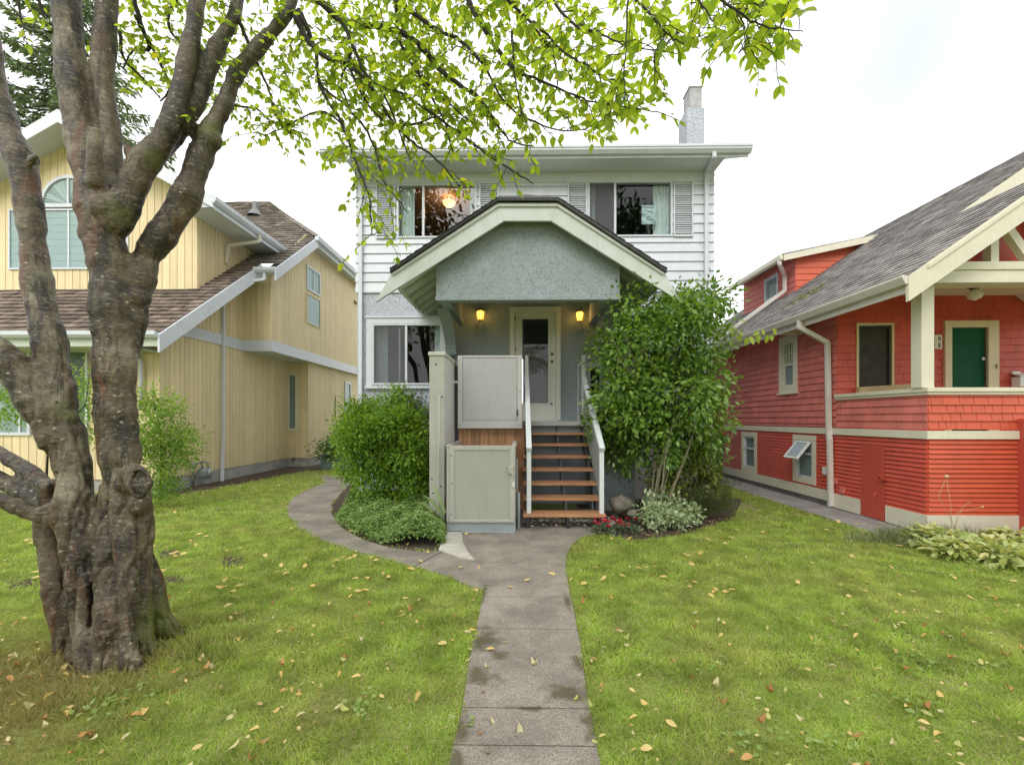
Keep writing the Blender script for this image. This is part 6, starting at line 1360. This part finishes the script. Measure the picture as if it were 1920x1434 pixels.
# red flowers
def flowers(px,py,Y,rx,label):
    c=W(px,py,Y); o=thing('flower_clump',label,'flowers',(c.x,Y,0),'red flowers at the foot of the steps'); n=500
    d=unit(n); d[:,2]=np.abs(d[:,2]); P=np.array([c.x,Y,0])+d*np.array([rx,.14,.10]); P[:,2]+=.0
    scatter('leaves',*LEAF4,P,d+RNG.normal(0,.5,(n,3)),unit(n),RNG.uniform(.03,.055,n),leafmat('flower_leaf',(.08,.12,.06),(.22,.26,.16),.2),parent=o)
    n=16; fp=[];fa=[];fn=[]
    for i in range(n):
        an=random.random()*6.28; r=random.random()**.5; b=Vector((c.x+math.cos(an)*rx*r,Y+math.sin(an)*.12*r,random.uniform(.10,.2)))
        for k in range(26): 
            q=unit(1)[0]; fp.append(tuple(b+Vector(q)*.014*random.random())); fa.append((q[0],q[1],abs(q[2])*.6)); fn.append((q[0]*.3,q[1]*.3,1))
    scatter('blooms',*LEAF4,np.array(fp),np.array(fa),np.array(fn),RNG.uniform(.014,.026,len(fp)),leafmat('bloom_red',(.50,.008,.03),(.75,.03,.09),.3),parent=o,wid=.03)
flowers(1131,985,5.85,.13,'left clump of crimson flowers right at the bottom step'); flowers(1172,984,5.9,.17,'right clump of crimson flowers, below the tall shrub')
# rocks
def rock(px,py,Y,r,label,sd):
    c=W(px,py,Y); mb=MB(); v=[];f=[]; nu,nv_=14,9
    for j in range(nv_+1):
        for i in range(nu):
            th=math.pi*j/nv_; ph=2*math.pi*i/nu; d=Vector((math.sin(th)*math.cos(ph),math.sin(th)*math.sin(ph),math.cos(th)*.75)); k=1+.35*noise.noise(d*1.7+Vector((sd,0,0)))+.1*noise.noise(d*5+Vector((sd,3,0))); v.append(c+d*r*k)
    for j in range(nv_):
        for i in range(nu): f.append((j*nu+i,j*nu+(i+1)%nu,(j+1)*nu+(i+1)%nu,(j+1)*nu+i))
    mb.idx(v,f,smooth=True); tag(mb.build('rock',M['rock']),label,'rock')
rock(1164,945,6.6,.17,'rounded tan boulder in the bed between the steps and the tall shrub',1); rock(1186,962,6.3,.07,'small mossy stone just right of the tan boulder',5)
# hostas at right
hp=[(1770,1010,5.3,.40,'upper'),(1850,1022,5.0,.42,''),(1905,1012,5.3,.35,''),(1800,1035,4.9,.30,''),(1885,1045,4.65,.32,''),(1740,1000,5.5,.22,'')]
HL=['broad hosta against the front of the red porch, second from the left of its row','large hosta in the middle of the bed before the red porch','hosta closest to the red stair wall','pale hosta on the path side of the bed, nearer the lawn','hosta at the right edge of the photo nearest the lawn','smallest hosta, leftmost in the bed at the red porch corner']
for (px,py,Y,r,_),lab in zip(hp,HL):
    c=W(px,py,Y); o=thing('hosta',lab,'hosta',(c.x,Y,0),'hostas in the bed before the red porch'); n=int(330*r/.35); an=RNG.uniform(0,6.28,n); rr=r*RNG.random(n)**.6
    P=np.stack([c.x+np.cos(an)*rr,Y+np.sin(an)*rr*.8,.02+.11*(1-(rr/r)**2)+RNG.uniform(0,.06,n)],1); A=np.stack([np.cos(an),np.sin(an),RNG.uniform(-.5,.4,n)],1)+RNG.normal(0,.3,(n,3)); N_=np.tile([0,0,1.],(n,1))+RNG.normal(0,.35,(n,3))
    s_=RNG.uniform(.07,.13,n); scatter('leaves',*LEAF8,P,A,N_,s_,leafmat('hosta_leaf',(.26,.36,.08),(.66,.70,.34),.35,c3=(.68,.55,.25)),parent=o,wid=s_*.75)
n=2500; c=W(1740,1000,5.45); P=np.stack([RNG.normal(c.x,.35,n),RNG.normal(5.45,.12,n),np.zeros(n)],1); ax=np.stack([RNG.normal(0,.6,n),RNG.normal(0,.4,n),np.ones(n)],1)
o=scatter('weedy_grass',*BLADE,P,ax,unit(n),RNG.uniform(.08,.25,n),leafmat('weedy',(.13,.18,.07),(.30,.32,.16),.3),wid=.008); tag(o,'fine weedy grass at the corner of the red porch',kind='stuff'); o['category']='weeds'
mb=MB(); sd=W(1785,985,5.5)
for (a,b,c_) in (((1785,1000),(1783,950),(1775,895)),((1785,1000),(1805,950),(1820,940)),((1786,980),(1760,930),(1772,900)),((1790,1000),(1795,960),(1842,950))): mb.tube([W(*a,5.45),W(*b,5.45),W(*c_,5.45)],.0025,5)
o=mb.build('seed_stalks',mat('stalk',(.45,.35,.18),.8)); tag(o,'thin dry flower stalks standing in front of the red porch wall','dry stalks')
mb=MB(); mb.lathe(W(1775,893,5.45),[(0,-.02),(.022,-.01),(.02,.012),(0,.02)],10); mb.lathe(W(1842,950,5.45),[(0,-.015),(.015,0),(0,.015)],8); mb.build('seed_head',mat('seedhead',(.62,.45,.25),.9),o)

# ================================================================ SPRUCE behind the yellow house
def spruce(px,Y,h,label,R0=4.2,name='spruce_tree',z0=3):
    c=W(px,700,Y); o=thing(name,label,'tree',(c.x,Y,0)); t=MB(); t.tube([(c.x,Y,0),(c.x+.1,Y,h*.5),(c.x,Y,h)],[.35,.2,.03],8); bp=MB(); P=[];A=[]
    nb=200
    for i in range(nb):
        z=z0+(h-z0)*(i/nb)**.9; L_=R0*(1-(z/h))**.8+.3; an=i*2.4+random.uniform(-.3,.3); d=Vector((math.cos(an),math.sin(an),0)); L_*=random.uniform(.7,1.1)
        pts=[Vector((c.x,Y,z))+d*L_*s_+Vector((0,0,-.22*L_*math.sin(s_*2.4)+.10*L_*s_**3)) for s_ in (0,.25,.5,.75,1)]
        bp.tube(pts,[.05,.04,.03,.02,.01],5)
        m_=int(L_*38)
        for k in range(m_):
            s_=random.random()**.7; j=min(int(s_*4),3); q=pts[j].lerp(pts[j+1],s_*4-j); sd=Vector((-d.y,d.x,0))*random.choice((-1,1)); 
            off=random.random()*.45*L_*.35*(1.1-s_)
            P.append(q+sd*off+Vector((0,0,random.uniform(-.25,.05)))); A.append(sd*.6+d*.6+Vector((0,0,random.uniform(-.9,.0))))
    t.build('trunk',M['twig'],o); bp.build('branches',M['twig'],o)
    n=len(P); s_=RNG.uniform(.25,.5,n); scatter('foliage',*LEAF4,np.array(P),np.array(A),np.tile([0,0,1.],(n,1))+RNG.normal(0,.4,(n,3)),s_,M['spruce'],parent=o,wid=s_*.5)
M['spruce']=leafmat('spruce_needles',(.09,.14,.08),(.25,.33,.21),.25,.8)
spruce(120,22,25,'tall dark spruce rising behind the yellow house roof',9.5,z0=6)
# trees across the street (seen mirrored in the windows)
Mx=leafmat('street_leaf',(.03,.07,.015),(.10,.18,.04),.2,.5)
for i,(x,y,h) in enumerate(((-6,-19,22),(4,-20,25),(13,-21,22),(-16,-22,20))):
    o=thing('street_tree',['broad street tree across the road mirrored in the left windows','tallest street tree across the road mirrored in the door glass','street tree across the road facing the red house','street tree across the road facing the yellow house'][i],'tree',(x,y,0),'street trees across the road')
    t=MB(); t.tube([(x,y,0),(x+.2,y,h*.4),(x,y,h*.85)],[.3,.22,.06],8); 
    for k in range(8): a=k*.8; t.tube([(x,y,h*(.3+.05*k)),(x+math.cos(a)*h*.25,y+math.sin(a)*h*.25,h*(.5+.05*k))],[.1,.03],6)
    t.build('trunk',M['twig'],o)
    bl=[(x+random.uniform(-1,1)*h*.22,y+random.uniform(-1,1)*h*.2,h*random.uniform(.35,.85),h*.16,h*.16,h*.13) for _ in range(17)]
    P,D=blobpts(bl,9500,.9); n=len(P); s_=RNG.uniform(.3,.6,n); scatter('foliage',*LEAF4,P,unit(n),unit(n),s_,Mx,parent=o)

# ================================================================ FALLEN LEAVES
fx=[];fy=[]
def lf(n,y0,y1,w=None):
    y=RNG.uniform(y0,y1,n); hw=y*1.16+.1; x=RNG.uniform(-1,1,n)*hw; k=inpoly(x,y,LAWN_R)&~((x>-2.8)&(x<3.6)&(y>6.3))
    return x[k],y[k]
xs,ys=[],[]
for (n,a,b) in ((190,1.85,3.0),(230,3.0,4.6),(170,4.6,7.2),(60,7.2,10)):
    x,y=lf(n//2,a,b); xs.append(x); ys.append(y)
    cx0,cy0=lf(max(40,n//7),a,b); ii=RNG.integers(0,len(cx0),n//2); xs.append(cx0[ii]+RNG.normal(0,.10,n//2)); ys.append(cy0[ii]+RNG.normal(0,.08,n//2))
x=RNG.normal(-3.1,.55,110); y=RNG.normal(2.3,.35,110); xs.append(x); ys.append(y)   # drift around the tree foot
xs=np.concatenate(xs);ys=np.concatenate(ys); onp=np.zeros(len(xs),bool)
for P in HARD: onp|=inpoly(xs,ys,P)
keep=(~onp)|(RNG.random(len(xs))<.25); keep&=(ys>1.7)&(np.abs(xs)<ys*1.2+.2)&~((np.abs(xs+2.5)<.38)&(np.abs(ys-2.85)<.25)); xs=xs[keep];ys=ys[keep];onp=onp[keep]
order=np.argsort(ys); 
lm=[leafmat('fallen_yellow',(.58,.42,.12),(.64,.50,.20),.15,.6),leafmat('fallen_brown',(.34,.17,.055),(.48,.27,.09),.1,.7),leafmat('fallen_pale',(.52,.46,.24),(.58,.54,.32),.15,.6),leafmat('fallen_green',(.38,.42,.12),(.48,.48,.16),.2,.6)]
labs=['yellow curled fallen leaf on the lawn','rusty brown curled fallen leaf on the lawn','pale cream fallen leaf on the lawn','greenish-yellow fallen leaf on the lawn']
def leafmesh(kind,curl,roll):
    mb=MB(); n=7; L_=.062; Wd=.0175; v=[]
    for i in range(n+1):
        t_=i/n; w_=Wd*math.sin(math.pi*min(1,t_*.96+.03))**.75; x=(t_-.5)*L_; z=.004+curl*((t_-.5)**2)*.12
        z+= .004*math.sin(t_*5+kind)
        for s_ in (-1,0,1): v.append((x*(1-curl*.1),s_*w_*(1-roll*.3),z+abs(s_)*roll*w_*.9))
    f=[]
    for i in range(n):
        for k in range(2): f.append((i*3+k,i*3+k+1,(i+1)*3+k+1,(i+1)*3+k))
    mb.idx(v,f,smooth=True,r=random.random()); mb.tube([(L_*.45,0,.005+curl*.03),(L_*.7,.003,.003)],.0008,4,r=.9)
    me=bpy.data.meshes.new('fallen_leaf'); me.from_pydata(mb.v,[],mb.f); at=me.attributes.new('rnd','FLOAT','FACE'); at.data.foreach_set('value',np.full(len(mb.f),random.random(),np.float32)); me.polygons.foreach_set('use_smooth',np.ones(len(mb.f),bool)); me.materials.append(lm[kind]); return me
LM=[[leafmesh(k,random.uniform(-.3,1.3),random.uniform(.1,1.1)) for _ in range(7)] for k in range(4)]
NB=min(300,len(order)); rest=[]
for j,i in enumerate(order):
    kd=int(RNG.choice(4,p=[.42,.26,.18,.14])); sc=random.uniform(.5,1.02)
    if j<NB:
        o=bpy.data.objects.new('fallen_leaf',LM[kd][random.randrange(7)]); COL.objects.link(o); o.location=(xs[i],ys[i],.02 if onp[i] else random.uniform(.018,.034)); o.rotation_euler=(random.gauss(0,.35),random.gauss(0,.3),random.uniform(0,6.28)); o.scale=(sc,sc,sc)
        X_,Y_=float(xs[i]),float(ys[i]); sz_='small' if sc<.68 else ('large' if sc>.86 else 'mid-sized')
        if onp[i]: where='on the concrete path '+('near the bottom edge' if Y_<3 else 'toward the steps')
        elif abs(X_+2.6)<.75 and Y_<3.3: where='in the straw round the foot of the tree'
        else:
            side='left' if X_<0 else 'right'; edge=abs(X_)<.75+.1*Y_
            where='on the %s lawn '%side+('beside the path' if edge else ('well away from the path' if abs(X_)>Y_*.75 else 'midway out from the path'))+(', nearest the camera' if Y_<2.5 else (', at middle distance' if Y_<3.6 else ', toward the houses'))
        lab='%s %s %s'%(sz_,['yellow curled leaf','rusty brown leaf','pale cream leaf','greenish-yellow leaf'][kd],where)
        tag(o,lab,'fallen leaf',lab.replace('leaf','leaves',1))
    else: rest.append(i)
if rest:
    n=len(rest); P=np.stack([xs[rest],ys[rest],np.full(n,.03)],1); o=scatter('fallen_leaves',*LEAF8,P,unit(n)*[1,1,.2],np.tile([0,0,1.],(n,1))+RNG.normal(0,.3,(n,3)),RNG.uniform(.05,.085,n),lm[0]); tag(o,'distant scatter of yellow fallen leaves on the far lawn',kind='stuff'); o['category']='fallen leaves'
x,y=lf(1100,1.9,7.5); q=np.ones(len(x),bool)
for P in HARD: q&=~inpoly(x,y,P)
x=x[q];y=y[q];n=len(x); o=scatter('leaf_bits',*LEAF8,np.stack([x,y,RNG.uniform(.012,.026,n)],1),unit(n)*[1,1,.35],np.tile([0,0,1.],(n,1))+RNG.normal(0,.5,(n,3)),RNG.uniform(.012,.034,n),leafmat('leaf_bits',(.30,.19,.08),(.62,.52,.24),.1,.7)); tag(o,'small tan and brown scraps of leaf litter all over the lawns',kind='stuff'); o['category']='leaf litter'
# litter at bed edges
n=700; P=np.stack([RNG.uniform(1.1,3.6,n),RNG.uniform(5.6,7.2,n),RNG.uniform(.005,.03,n)],1); k=inpoly(P[:,0],P[:,1],BEDS['right_bed']); P=P[k]; n=len(P)
o=scatter('leaf_litter',*LEAF4,P,unit(n)*[1,1,.2],np.tile([0,0,1.],(n,1)),RNG.uniform(.03,.07,n),mat('litter2',(.22,.14,.07),.9,rndmix=.7)); tag(o,'brown and tan leaf litter on the soil under the tall shrub',kind='stuff'); o['category']='leaf litter'
# pebbles under the stairs
n=260; P=np.stack([RNG.uniform(.05,1.5,n),RNG.uniform(6.15,6.9,n),np.full(n,.01)],1)
o=scatter('pebbles',*([(-.5,-.5,0),(.5,-.5,0),(.5,.5,0),(-.5,.5,0),(-.3,-.3,.5),(.3,-.3,.5),(.3,.3,.5),(-.3,.3,.5)],[(0,1,5,4),(1,2,6,5),(2,3,7,6),(3,0,4,7),(4,5,6,7)]),P,unit(n)*[1,1,.1]+[0,.01,0],np.tile([0,0,1.],(n,1)),RNG.uniform(.02,.06,n),mat('pebble',(.40,.37,.30),.9,rndmix=.5)); tag(o,'pebbles and dry leaves scattered under the open steps',kind='stuff'); o['category']='pebbles'
